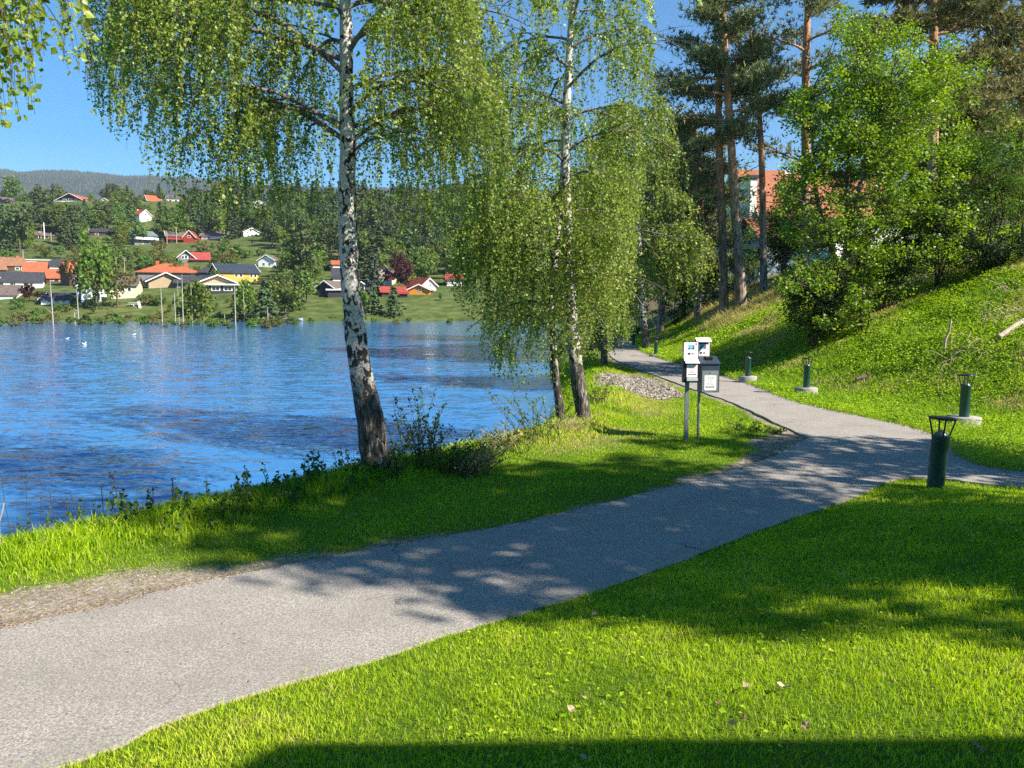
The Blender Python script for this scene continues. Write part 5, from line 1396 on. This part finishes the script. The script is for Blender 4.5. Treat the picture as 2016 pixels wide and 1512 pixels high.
house('pale blue house with white balcony behind the weeping birch', 155, 196, 594, 565, 548, 'blue_wall', 'slate_roof', 'gable', -10, 9, trim='white_wall', balcony=(.35, 1.0, 6, 4, 'white_wall'), wins=[(.3, 19, 6, 8), (.12, 10, 4, 5), (.55, 11, 4, 7), (.82, 11, 5, 7)])
house('cream house with brownish roof behind the yellow green tree', 205, 266, 588, 562, 545, 'cream_wall', 'brown_roof', 'side', -10, 9, balcony=(0, .25, 4, 4, 'white_wall'), wins=[(.15, 14, 10, 12), (.6, 18, 6, 6), (.8, 18, 5, 6)])
house('small barn with black roof and open dark gable near the shore', 83, 135, 598, 590, 578, 'white_wall', 'slate_roof', 'side', -22, 9, trim='white_wall', wins=[(.3, 5, 5, 4), (.55, 5, 5, 4), (.8, 5, 5, 4)], dy=-1)
house('wide house with bright orange hip roof and two brick chimneys', 278, 388, 553, 536, 517, 'grey_wall', 'orange_tiles', 'hip', 0, 14, chim=[(.32, 4.5, 'orange_tiles', 4), (.8, 1, 'orange_tiles', 7)], wins=[(.5, 14, 6, 2), (.9, 14, 6, 2)], dy=4, ov=.7)
house('grey bungalow with white edged gable in front of the orange hip roof', 296, 358, 568, 553, 538, 'tan_wall', 'slate_roof', 'gable', 8, 12, trim='white_wall', ov=.9)
house('flat roofed grey wing right of the white edged gable', 350, 392, 568, 556, 544, 'grey_wall', 'slate_roof', 'side', 0, 9, ov=.8)
house('grey gabled house with bright red roof above the orange hip roof', 352, 382, 519, 507, 494, 'grey_wall', 'red_tiles', 'gable', 0, 9, trim='white_wall', wins=[(.3, 12, 4, 5), (.5, 13, 4, 6), (.7, 12, 4, 5)], ov=.7, dy=-1)
house('red roofed long wing of the grey gabled house', 378, 411, 519, 511, 497, 'dark_wall', 'red_tiles', 'side', 0, 8)
house('dark grey house with hipped slate roof right of the orange hip roof', 392, 418, 553, 536, 525, 'dark_wall', 'slate_roof', 'hip', -8, 9, dy=3)
house('low villa with white fascia and wide glazed terrace', 396, 458, 571, 555, 543, 'tan_wall', 'slate_roof', 'gable', 14, 11, trim='white_wall', ov=1.0, wins=[(.75, 7, 20, 10)], dy=1)
house('white banded terrace wing of the low villa with dark glazing', 408, 482, 573, 562, 559.5, 'dark_wall', 'pale_roof', 'flat', 0, 7, wins=[(.25, 5.5, 14, 8), (.55, 5.5, 14, 8), (.84, 5.5, 12, 8)], ov=.8, dy=-3)
house('yellow house with dark blue grey roof facing the river', 434, 510, 556, 537, 520, 'yellow_wall', 'blue_roof', 'side', 16, 10, trim='white_wall', wins=[(.42, 14, 5, 6), (.54, 14, 5, 6), (.8, 14, 4, 6), (.9, 14, 4, 6)])
house('white house partly hidden behind birch twigs above the yellow house', 508, 542, 528, 513, 503, 'white_wall', 'brown_roof', 'gable', -25, 9, trim='white_wall', wins=[(.35, 8, 3, 4), (.7, 8, 3, 4)])
house('black shed with grey roof on the river meadow left of the birch trunk', 622, 658, 582, 566, 554, 'dark_wall', 'brown_roof', 'gable', -26, 10, trim='white_wall', ov=.6)
house('black lean-to with pale roof edge attached to the black shed', 646, 690, 582, 572, 567, 'dark_wall', 'pale_roof', 'flat', 0, 6, dy=-1)
house('house with orange roof just left of the leaning birch trunk', 656, 700, 534, 521, 513, 'white_wall', 'orange_tiles', 'side', 0, 8)
house('grey roofed house below the orange roof at the leaning birch trunk', 656, 706, 556, 546, 528, 'white_wall', 'slate_roof', 'side', 0, 8)
house('small tan gabled house just right of the leaning birch trunk', 700, 723, 578, 564, 556, 'tan_wall', 'brown_roof', 'gable', 0, 8, trim='white_wall')
house('dark roofed house behind the blue spruce', 722, 752, 580, 570, 557, 'dark_wall', 'slate_roof', 'side', 0, 8, trim='white_wall')
house('beige house behind the purple leaved tree', 746, 770, 564, 536, 525, 'cream_wall', 'brown_roof', 'gable', -10, 9)
house('low red roofed shed below the purple leaved tree', 752, 800, 583, 575, 565, 'brown_wall', 'red_tiles', 'side', 8, 7)
house('small red roofed hut at the end of the low shed', 786, 802, 586, 579, 573, 'brown_wall', 'red_tiles', 'mono', 0, 5)
house('white gabled house with red roof on the green meadow', 830, 860, 574, 562, 549, 'white_wall', 'red_tiles', 'gable', 25, 10, trim='white_wall', wins=[(.6, 12, 3, 4)])
house('orange walled annex with white edged gable left of the white meadow house', 803, 846, 575, 571, 561, 'orange_wall', 'red_tiles', 'gable', -8, 9, trim='white_wall', wins=[(.55, 2.5, 4, 3)], dy=-3)
house('white house half hidden in the birch leaves right of the meadow house', 880, 910, 565, 550, 540, 'white_wall', 'red_tiles', 'side', 0, 8)
# boat hut: six-sided pavilion on the shore
p = PY(855, 631, 163.0); t = thing('boat_hut', 'dark six sided hut with pointed roof on the far shore', 'hut', tuple(p)); k = 163 / F
mb = MB(); lathe(mb, [(11 * k, -1.5), (11 * k, 5 * k)], 6); mb.build('wall', MT['dark_wall'], t)
mb = MB(); lathe(mb, [(14.5 * k, 4.5 * k), (14.5 * k, 5 * k), (1.2 * k, 11.5 * k), (0, 12 * k)], 6); mb.build('roof', MT['slate_roof'], t)
p = PY(806, 629, 164.0); t = thing('bathing_hut', 'small dark open shelter left of the six sided hut', 'hut', tuple(p))
mb = MB(); box(mb, (-.6, 0, -1), (.6, 1.2, 9 * k)); mb.build('wall', MT['dark_wall'], t)
mb = MB(); box(mb, (-.8, -.3, 9 * k), (.8, 1.4, 9 * k + .12)); mb.build('roof', MT['brown_roof'], t)
def simple(name, label, cat, fn, mat, loc=(0, 0, 0), group=None):
    mb = MB(); fn(mb); o = mb.build(name, MT[mat]); o.location = loc; return tag(o, label, cat, group)
p = PY(832, 632, 160.5); simple('jetty', 'pale wooden jetty left of the six sided hut', 'jetty', lambda mb: box(mb, (-2.6, 0, -1), (2.2, 1.2, .15)), 'oldwood', p)
p = PY(589, 634, 158.0); simple('jetty', 'thin pale jetty on the far shore left of the leaning birch trunk', 'jetty', lambda mb: box(mb, (-1.8, 0, -1), (1.0, .9, .12)), 'oldwood', p)
def boat(mb):
    V = []; 
    for x_, w_, z_ in [(-1.9, .25, .45), (-1.2, .6, .35), (0, .75, .3), (1.2, .6, .36), (2.0, .05, .55)]:
        V += [(x_, -w_, z_), (x_, 0, -.12), (x_, w_, z_)]
    f = []
    for i in range(4):
        a = i * 3; f += [[a, a + 1, a + 4, a + 3], [a + 1, a + 2, a + 5, a + 4], [a, a + 3, a + 5, a + 2]]
    mb.add(V, f)
hmat('boat_paint', (.25, .34, .42))
p = PY(577, 635, 156.0); p[2] = WATER_Z + .15; simple('rowing_boat', 'small grey blue boat moored beside the thin jetty', 'boat', boat, 'boat_paint', p)
# white garden table and path steps by the shore
def table(mb):
    box(mb, (-1, -.4, .7), (1, .4, .78)); box(mb, (-.15, -.1, 0), (.15, .1, .7)); box(mb, (-1, -.9, .4), (1, -.6, .45)); box(mb, (-1, .6, .4), (1, .9, .45)); box(mb, (-.1, -.9, .3), (.1, .9, .4))
p = PY(264, 616, 172.0); p[2] = float(TF(p[0:1], np.array([172.0]))[0]); simple('picnic_table', 'white picnic table on the far river bank', 'table', table, 'white_wall', p)
p = PY(283, 612, 174.0); p[2] = float(TF(p[0:1], np.array([174.0]))[0])
simple('ramp', 'pale wooden ramp right of the white picnic table', 'ramp', lambda mb: mb.add([(-1.4, 0, .7), (-.8, 0, .9), (1.4, -4, -.5), (.8, -4, -.5), (-1.4, 0, .3), (-.8, 0, .3), (1.4, -4, -.9), (.8, -4, -.9)], BOXF), 'white_wall', p)
# poles
def pole(name, label, u, v0, v1, rpx, mat, arm=0):
    yy = far_y(v0); p = PY(u, v0, yy); q = PY(u, v1, yy); mb = MB(); tube(mb, [(0, 0, -1.5), (0, 0, q[2] - p[2])], rpx / F * yy, 8)
    if arm: box(mb, (-arm, -.06, q[2] - p[2] - .6), (arm, .06, q[2] - p[2] - .45))
    o = mb.build(name, MT[mat]); o.location = p; tag(o, label, 'pole')
pole('flagpole', 'white flagpole in front of the dark timber house', 88, 474, 438, .9, 'white_wall')
pole('utility_pole', 'short grey utility pole right of the flagpole', 101, 477, 458, .9, 'oldwood')
pole('utility_pole', 'brown utility pole in front of the red timber house', 348, 481, 447, .9, 'oldwood', .7)
pole('utility_pole', 'utility pole left of the red timber house', 329, 481, 456, .8, 'oldwood')
pole('street_lamp', 'lamp post among bushes above the orange roofs', 246, 545, 506, .7, 'oldwood', .6)
pole('street_lamp', 'lamp post above the white flat roofed building', 46, 512, 492, .7, 'oldwood', .6)

# --- the house on the near hill, behind the pines and the maple
t = house('white house with steep orange tiled roof on the hill behind the maple', 1492, 1790, 470, 418, 329, 'white_wall', 'hill_tiles', 'side', 9, 10, trim='white_wall', ov=.7, chim=[(.35, 4, 'white_wall', 14)], y=70, dy=2, wins=[(.12, 30, 12, 24), (.3, 30, 12, 24)])
t2 = house('low white wing with orange tiled roof below the steep roof', 1494, 1640, 515, 463, 430, 'blue_wall', 'hill_tiles', 'side', 4, 5, ov=.5, y=64, wins=[(.06, 27, 10, 16)])
house('white bay with grey blue roof at the left end of the steep roofed house', 1474, 1487, 480, 356, 350, 'white_wall', 'blue_roof', 'flat', 9, 4, ov=.15, y=70.5)

# ================================================================ TREES ON THE FAR BANK
FT = {}
FT['spruce'] = foliage('far_spruce', [(0, (.03, .055, .02)), (.5, (.065, .10, .034)), (1, (.12, .155, .05))], .1, .8, .5)
FT['leafy'] = foliage('far_leafy', [(0, (.06, .10, .02)), (.5, (.12, .185, .035)), (1, (.20, .26, .055))], .3, .7, .5)
FT['bright'] = foliage('far_bright', [(0, (.07, .12, .015)), (.5, (.13, .19, .022)), (1, (.20, .25, .04))], .35, .7, .35)
FT['purple'] = foliage('far_purple', [(0, (.025, .008, .010)), (.5, (.065, .018, .022)), (1, (.12, .04, .035))], .2, .7)
FT['olive'] = foliage('far_olive', [(0, (.08, .08, .02)), (.5, (.15, .14, .035)), (1, (.25, .21, .07))], .3, .7, .3)
FT['bluespruce'] = foliage('far_blue_spruce', [(0, (.03, .05, .035)), (.5, (.07, .10, .065)), (1, (.14, .17, .11))], .1, .8)
def spruce_mesh(H=1.0, wd=.19, nw=17, mat='spruce', seed=0, size=.085, base=.06, n0=13):
    mb = MB(); tube(mb, [(0, 0, -.08), (0, 0, .95)], [.018, .004], 6, 1)
    P, A = [], []
    for i in range(nw):
        s = i / nw; z = base + (1 - base) * s; rr = wd * (1 - s) ** .85 + .012
        k = max(4, int(n0 * (1 - s) + 4)); a = R.uniform(0, 6.28) + np.arange(k) * 2 * np.pi / k + R.normal(0, .25, k)
        for f in (.35, .7, 1.0):
            q = rr * f * R.uniform(.8, 1.15, k)
            P.append(np.stack([q * np.cos(a), q * np.sin(a), z - .28 * q + R.normal(0, .008, k)], -1)); A.append(np.stack([np.cos(a), np.sin(a), np.full(k, -.45)], -1))
    P, A = np.concatenate(P), np.concatenate(A); k = len(P)
    leaves(mb, P - nrm(A) * size * .4, size * R.uniform(.7, 1.2, k), A + R.normal(0, .3, A.shape), np.array([0, 0, 1]) + R.normal(0, .4, (k, 3)), 0, np.clip(.5 + R.normal(0, .2, k), 0, 1), .36, -.1)
    return mb
def leafy_mesh(rx=.32, z0=.12, nC=34, per=26, size=.075, weep=0.0, stem=.02, top=1.0, irr=1.0):
    mb = MB(); tube(mb, [(0, 0, -.1), (.01, 0, .4), (0, 0, .85)], [stem, stem * .7, .004], 6, 1)
    d = rdir(nC); rr = R.uniform(.45, 1, nC)
    C = d * rr[:, None] * [rx, rx, (top - z0) / 2 * .92] + [0, 0, (top + z0) / 2]
    C[:, 0] += R.normal(0, .04 * irr, nC)
    k = nC * per; dd = rdir(k); cr = np.repeat(R.uniform(.07, .14, nC), per)
    P = np.repeat(C, per, 0) + dd * (R.random(k) ** .5 * cr)[:, None] * [1, 1, .75 + weep]
    if weep: P[:, 2] -= weep * .14 * R.random(k)
    ax = rdir(k, -.2 - weep * 2)
    leaves(mb, P, size * R.uniform(.6, 1.2, k), ax, rdir(k, .5), 0, np.clip(.5 + np.repeat(R.normal(0, .16, nC), per) + R.normal(0, .14, k), 0, 1), .42, .1)
    return mb
PROTO = {}
def proto(key, mb, mat): 
    o = mb.build(key, [FT[mat], MT['bark']]); PROTO[key] = [o, False]
VARS = {'spruce': [], 'pine': [], 'leafy': [], 'bright': []}
for i in range(3): VARS['spruce'].append(('spruce_tree', spruce_mesh(wd=R.uniform(.15, .21)), 'spruce'))
for i in range(2): VARS['pine'].append(('pine_tree', leafy_mesh(.24, .3, 30, 24, .07, 0, .02, 1, 1.5), 'spruce'))
for i in range(3): VARS['leafy'].append(('leafy_tree', leafy_mesh(R.uniform(.26, .36), .08, 36, 24, .075), 'leafy'))
for i in range(2): VARS['bright'].append(('birch_tree', leafy_mesh(R.uniform(.24, .32), .06, 34, 24, .072, .3), 'bright'))
LIB = {k_: [mb.build(nm, [FT[mt], MT['bark']]) for nm, mb, mt in v] for k_, v in VARS.items()}
for v in LIB.values():
    for o in v: COL.objects.unlink(o)
def put(kind, x, y, z, H, label, cat, group=None, wide=1.0):
    src = LIB[kind][int(R.integers(len(LIB[kind])))]
    o = src.copy(); COL.objects.link(o)
    o.location = (x, y, z); o.scale = (H * wide, H * wide, H); o.rotation_euler = (0, 0, R.uniform(0, 6.28))
    return tag(o, label, cat, group)
def far_tree(kind, u, vb, hpx, label, cat='tree', group=None, wide=1.0, y=None, sub=0.0):
    yy = far_y(vb) if y is None else y
    p = PY(u, vb, yy); z = float(TF(p[0:1], np.array([yy]))[0]) if y is None else p[2]
    return put(kind, p[0], yy, z - sub, hpx / F * yy, label, cat, group, wide)
# named trees
LIB['weep'] = [leafy_mesh(.25, .10, 46, 34, .055, 1.0, .014).build('weeping_birch', [FT['bright'], MT['bark']])]
LIB['purple'] = [leafy_mesh(.42, .04, 44, 30, .075).build('purple_tree', [FT['purple'], MT['bark']])]
LIB['olive'] = [leafy_mesh(.36, .2, 30, 16, .06, .2).build('budding_tree', [FT['olive'], MT['bark']])]
LIB['blue'] = [spruce_mesh(wd=.22, mat='bluespruce').build('blue_spruce', [FT['bluespruce'], MT['bark']])]
LIB['shorepine'] = [spruce_mesh(wd=.30, nw=13, base=.1, size=.11).build('pine_tree', [FT['spruce'], MT['bark']])]
LIB['bush'] = [leafy_mesh(.62, -.15, 30, 24, .13, 0, .02).build('bush', [FT[m_], MT['bark']]) for m_ in ('leafy', 'leafy', 'bright')]
LIB['oliveb'] = [leafy_mesh(.62, -.15, 30, 22, .12, 0, .02).build('bush', [FT['olive'], MT['bark']])]
LIB['cypress'] = [leafy_mesh(.14, .0, 26, 22, .06, 0, .02).build('columnar_shrub', [FT['spruce'], MT['bark']])]
for k_ in ('weep', 'purple', 'olive', 'blue', 'shorepine', 'bush', 'oliveb', 'cypress'):
    for o in LIB[k_]: COL.objects.unlink(o)
far_tree('weep', 190, 606, 150, 'tall weeping birch on the far bank in front of the pale blue house', wide=.9, y=168)
far_tree('olive', 158, 600, 118, 'thin budding tree behind the tall weeping birch', wide=.8, y=174)
far_tree('olive', 232, 606, 92, 'yellow olive budding tree in front of the cream house', wide=1.1, y=170)
far_tree('purple', 786, 574, 78, 'tall round purple leaved tree on the far bank', wide=.92)
far_tree('purple', 58, 596, 38, 'purple bush below the long white house at left', 'bush', wide=1.15)
far_tree('blue', 740, 578, 82, 'blue grey spruce left of the purple leaved tree', wide=1.0)
far_tree('shorepine', 737, 630, 72, 'dark bushy pine on the meadow right of the birch trunk', wide=.95, y=164)
far_tree('shorepine', 776, 632, 74, 'broad bushy pine on the shore below the red roofed shed', wide=1.05, y=162)
far_tree('bright', 716, 622, 56, 'light green birch left of the two bushy meadow pines', y=167)
far_tree('shorepine', 524, 641, 92, 'broad dark pine standing at the flooded shore', wide=1.1, y=152)
far_tree('bright', 392, 643, 100, 'tall bright birch in the flooded clump at the far shore', y=150, wide=1.05)
far_tree('bright', 372, 642, 86, 'left birch of the bright flooded clump at the far shore', y=152)
far_tree('bright', 484, 632, 92, 'slim birch left of the broad shore pine', y=158, wide=.85)
far_tree('leafy', 562, 636, 100, 'leafy tree right of the broad shore pine', y=160)
far_tree('spruce', 584, 624, 84, 'dark spruce at the left end of the river meadow', y=168, wide=1.2)
far_tree('leafy', 604, 596, 70, 'leafy tree left of the black shed', wide=1.1)
far_tree('spruce', 500, 634, 70, 'small dark spruce behind the broad shore pine', y=160)
far_tree('leafy', 27, 398, 54, 'big round tree on the skyline at the upper left', wide=1.05, y=424)
far_tree('purple', 222, 396, 17, 'small copper tree on the skyline right of the hilltop villa', y=432)
far_tree('cypress', 867, 592, 18, 'narrow columnar shrub on the green meadow', 'shrub', wide=1.1)
far_tree('leafy', 276, 480, 44, 'rounded green tree left of the grey two storey house', wide=1.1, y=306)
far_tree('leafy', 90, 512, 30, 'rounded bright tree above the white flat roofed building', wide=1.4, y=268)
far_tree('spruce', 128, 476, 62, 'tall pointed spruce right of the flagpole', wide=1.1, y=308)
far_tree('spruce', 254, 466, 50, 'tall spruce left of the white gabled hillside house', wide=1.1, y=330)
far_tree('spruce', 330, 460, 52, 'dark spruce right of the white gabled hillside house', wide=1.2, y=336)
far_tree('pine', 40, 500, 95, 'tall dark pine at the left of the hillside', wide=1.0, y=282)
far_tree('pine', 40, 420, 0.1, 'x') if False else None
# bare trunks standing in the flood
hmat('bare_trunk', (.40, .36, .29))
def bare(label, u, vb, vt, rpx, y, twigs=()):
    p = PY(u, vb, y); p[2] = WATER_Z; q = PY(u, vt, y); h = q[2] - p[2]; r = rpx * .72 / F * y; mb = MB()
    lean = R.normal(0, .015); tube(mb, [(0, 0, -1.5), (lean * h * .4, 0, h * .5), (lean * h, 0, h)], [r, r * .85, r * .35], 7)
    for f, dx, dz in twigs: tube(mb, [(lean * h * f, 0, h * f), (lean * h * f + dx * y / F, 0, h * f + dz * y / F)], [r * .4, r * .15], 5)
    o = mb.build('bare_trunk', MT['bare_trunk']); o.location = p; tag(o, label, 'tree', 'bare white trunks in the flooded shore')
bare('tall bare trunk with forked side twigs, leftmost standing in the flood', 105, 640, 552, 1.5, 140, [(.2, 13, 11), (.22, -14, 12), (.5, 6, 10), (.62, -5, 9)])
bare('bare trunk with a side twig below the small barn', 155, 632, 568, 1.4, 150, [(.3, -10, 9), (.35, 8, 6)])
bare('short broken white stump in the flood beside the side twig trunk', 148, 636, 614, 1.5, 146, [(.8, 10, 5)])
bare('bare trunk left of the bright flooded birch clump', 320, 642, 560, 1.3, 140)
bare('crooked pale trunk between two taller ones in the flood', 346, 639, 574, 1.1, 142)
bare('slim trunk set back among the flooded ones', 352, 616, 552, .9, 158)
bare('tallest bare trunk at the bright flooded birch clump', 361, 640, 540, 1.3, 142)
bare('slim white trunk inside the bright flooded clump', 379, 630, 555, 1.0, 149)
bare('tall bare trunk left of the broad shore pine', 464, 643, 560, 1.4, 140)
bare('short stump left of the tall bare trunk by the shore pine', 443, 640, 618, 1.2, 142)
bare('pale slim trunk beside the slim birch at the shore', 482, 632, 566, 1.0, 153)
bare('pale foot of a trunk below the broad shore pine', 528, 643, 605, 1.4, 139)
# bushes in and along the flood
k = 0
for u in list(np.arange(-10, 620, 15)) + list(np.arange(640, 910, 34)):
    v = 636 + R.normal(0, 3.5) + (4 if 320 < u < 620 else 0) - (2 if u > 620 else 0)
    yy = 3.3 * F / max(24, (v - 600)); yy = min(yy, 160)
    p = PY(u + R.normal(0, 5), v, yy)
    gt = put(['bush', 'bush', 'oliveb'][int(R.integers(3))], p[0], yy, WATER_Z - .2, R.uniform(12, 26) * yy / F * (.7 if u > 620 else 1), 'light green willow bush standing in the flood along the far shore', 'bush', 'flooded willow bushes'); gt.name = 'willow_bush'
for _ in range(120):
    u = R.uniform(-10, 640); v = R.uniform(586, 628); yy = far_y(v); hp = R.uniform(9, 22)
    if any(r[0] - 3 < u < r[1] + 3 and v > r[3] - 4 and v - hp < r[3] - 3 for r in HOUSE_RECT) and R.random() < .75: continue
    if 195 < u < 310 and 600 < v: continue
    if 590 < u < 660: continue
    gt = far_tree(['bush', 'bush', 'oliveb', 'leafy'][int(R.integers(4))], u, v, hp, 'garden bush on the far bank between the houses and the water', 'bush', 'garden bushes along the far bank', R.uniform(.8, 1.3)); gt.name = 'garden_bush'
for _ in range(190):
    u = R.uniform(-10, 640); v = R.uniform(500, 585); hp = R.uniform(10, 32); yy = far_y(v)
    if any(r[0] - 4 < u < r[1] + 4 and r[4] > yy - 4 and v - hp < r[3] - 3 for r in HOUSE_RECT): continue
    gt = far_tree(['bush', 'leafy', 'leafy', 'oliveb'][int(R.integers(4))], u, v, hp, 'garden tree or bush among the houses of the far bank', 'tree', 'garden trees among the far houses', R.uniform(.9, 1.3)); gt.name = 'garden_tree'
# the wooded hillside
def blocked(u, v, hp, yy, w_):
    return any(r[0] - w_ < u < r[1] + w_ and r[4] > yy - 3 and v - hp < r[3] - (r[3] - r[2]) * .38 for r in HOUSE_RECT)
n1 = 0; tries = 0; pts = []
while n1 < 600 and tries < 12000:
    tries += 1
    u = R.uniform(-15, 960); v = R.uniform(397, 500) if R.random() < .8 or u < 560 else R.uniform(500, 572)
    if 255 < u < 440 and v > 482: continue
    if u > 640 and v > 572: continue
    yy = far_y(v); kind = R.choice(['spruce', 'pine', 'leafy', 'bright'], p=[.24, .16, .34, .26])
    Hm = {'spruce': R.uniform(10, 19), 'pine': R.uniform(10, 17), 'leafy': R.uniform(7, 13), 'bright': R.uniform(7, 12)}[kind]
    if u > 560 and v > 470: Hm *= .85
    hp = Hm * F / yy
    if v < 410: hp *= .62
    w_ = hp * (.2 if kind == 'spruce' else .32)
    if blocked(u, v, hp, yy, w_): continue
    if any(abs(u - a) < 5 and abs(v - b2) < 3 for a, b2 in pts): continue
    pts.append((u, v)); n1 += 1
    side = 'left of the leaning birch' if u < 300 else ('seen through the leaning birch leaves' if u < 660 else 'between the two front birches')
    nm = {'spruce': 'dark pointed spruce', 'pine': 'dark rounded pine', 'leafy': 'mid green leafy tree', 'bright': 'light green leafy tree'}[kind]
    far_tree(kind, u, v, hp, f'{nm} on the wooded far hillside {side}', 'tree', f'{nm}s on the far hillside {side}', R.uniform(.9, 1.25))
print('far trees', n1, tries)

# ---------------------------------------------------------------- gulls
def gull(label, u, v, y, z, flying, s=1.0):
    p = PY(u, v, y)
    if z is not None: p[2] = z
    t = thing('gull', label, 'bird', tuple(p), 0, None)
    mb = MB(); tube(mb, np.array([(-.22, 0, .02), (-.15, 0, .03), (-.02, 0, .02), (.10, 0, .04), (.17, 0, .10), (.20, 0, .12), (.24, 0, .11)]) * s, np.array([.012, .05, .075, .062, .045, .04, .008]) * s, 12)
    mb.add(np.array([(-.2, -.02, .03), (-.2, .02, .03), (-.33, .06, .03), (-.33, -.06, .03)]) * s, [[0, 1, 2, 3]])
    mb.build('body', MT['white_wall'], t)
    for sd in (-1, 1):
        mb = MB()
        if flying: V = [(.06, .04 * sd, .06), (-.10, .04 * sd, .06), (-.06, .30 * sd, .26), (.09, .26 * sd, .27), (-.12, .58 * sd, .30), (-.02, .55 * sd, .34)]
        else: V = [(.05, .055 * sd, .07), (-.10, .05 * sd, .08), (-.16, .04 * sd, .06), (.06, .07 * sd, .02), (-.3, .02 * sd, .05), (-.18, .06 * sd, .02)]
        mb.add(np.array(V) * s, [[0, 1, 2, 3], [3, 2, 4, 5]]); mb.build('wing', hmat('gull_grey', (.55, .57, .6)), t)
    mb = MB(); tube(mb, np.array([(.235, 0, .112), (.29, 0, .10)]) * s, np.array([.012, .003]) * s, 6); mb.build('beak', MT['orange_wall'], t)
    return t
g = gull('white gull flying low over the river with raised wings', 166, 678, 64, None, True, .85); g.rotation_euler = (rad(10), rad(-8), rad(200))
gull('white gull floating on the river beyond the flying one', 264, 661, 85, WATER_Z + .03, False, 1.0)
gull('distant white gull floating left of the flying one', 133, 669, 75, WATER_Z + .03, False, .8)

# ================================================================ OUTSIDE THE FRAME: what throws the shade
def shade_tree(label, x, y, H, cr, n, per, size):
    b = np.array([x, y, Tz(x, y)]); ends = []
    for _ in range(n):
        d = rdir(1)[0] * R.uniform(.5, 1); ends.append(b + np.array([d[0] * cr, d[1] * cr, H * (.60 + .38 * d[2])]))
    broadleaf('leafy_tree', label, b, [[b + [0, 0, -.4], b + [.1, 0, H * .4], b + [0, 0, H * .9]]], ends, 'birch_leaf', size, per, cr * .17, 'tree', None, .22, 'bark', .7, .5, 1, 1.0)
shade_tree('tree standing right of the view, shading the lawn', 11.4, 2.8, 15.0, 2.8, 170, 42, .16)
shade_tree('tree standing right of the view, shading the path', 12.6, 4.3, 12.4, 2.5, 130, 46, .16)
shade_tree('tree standing right of the view above the side path', 14.8, 7.9, 10.6, 2.4, 120, 44, .16)
shade_tree('tree standing right of the view behind the lawn', 12.7, 1.2, 17.2, 2.4, 170, 40, .16)
# house behind the photographer
hb = thing('house', 'house behind the viewpoint whose eave shades the lawn', 'house', (5.45, .08, 0), rad(-7))
mb = MB(); extrude(mb, [(-.3, -1), (-.3, 6.0), (-4.5, 7.4), (-8.7, 6.0), (-8.7, -1)], 'x', .3, 5.2); mb.build('wall', MT['white_wall'], hb)
mb = MB(); extrude(mb, [(.2, 5.9), (-4.5, 7.5), (-9.2, 5.9), (-9.2, 6.15), (-4.5, 7.75), (.2, 6.15)], 'x', 0, 5.5); mb.build('roof', MT['slate_roof'], hb)
for X_ in (1.6, 3.8):
    mb = MB(); box(mb, (X_ - .6, -.29, 1.2), (X_ + .6, -.22, 2.6)); wo = mb.build('window', MT['white_wall'], hb)
    mb = MB(); box(mb, (X_ - .5, -.219, 1.3), (X_ + .5, -.19, 2.5)); mb.build('pane', MT['glass'], wo)

# ================================================================ HAZE
hz = MB(); box(hz, (-6100, -60, -60), (5100, 5300, 1000))
m = bpy.data.materials.new('haze'); m.use_nodes = True; n = m.node_tree; n.nodes.remove(n.nodes['Principled BSDF'])
pv = n.nodes.new('ShaderNodeVolumePrincipled'); pv.inputs['Color'].default_value = (.70, .82, 1, 1); pv.inputs['Density'].default_value = .00011; pv.inputs['Anisotropy'].default_value = .1
n.links.new(pv.outputs[0], n.nodes['Material Output'].inputs['Volume'])
o = hz.build('haze', m); tag(o, 'thin blue haze in the air of the valley', 'haze', kind='stuff')
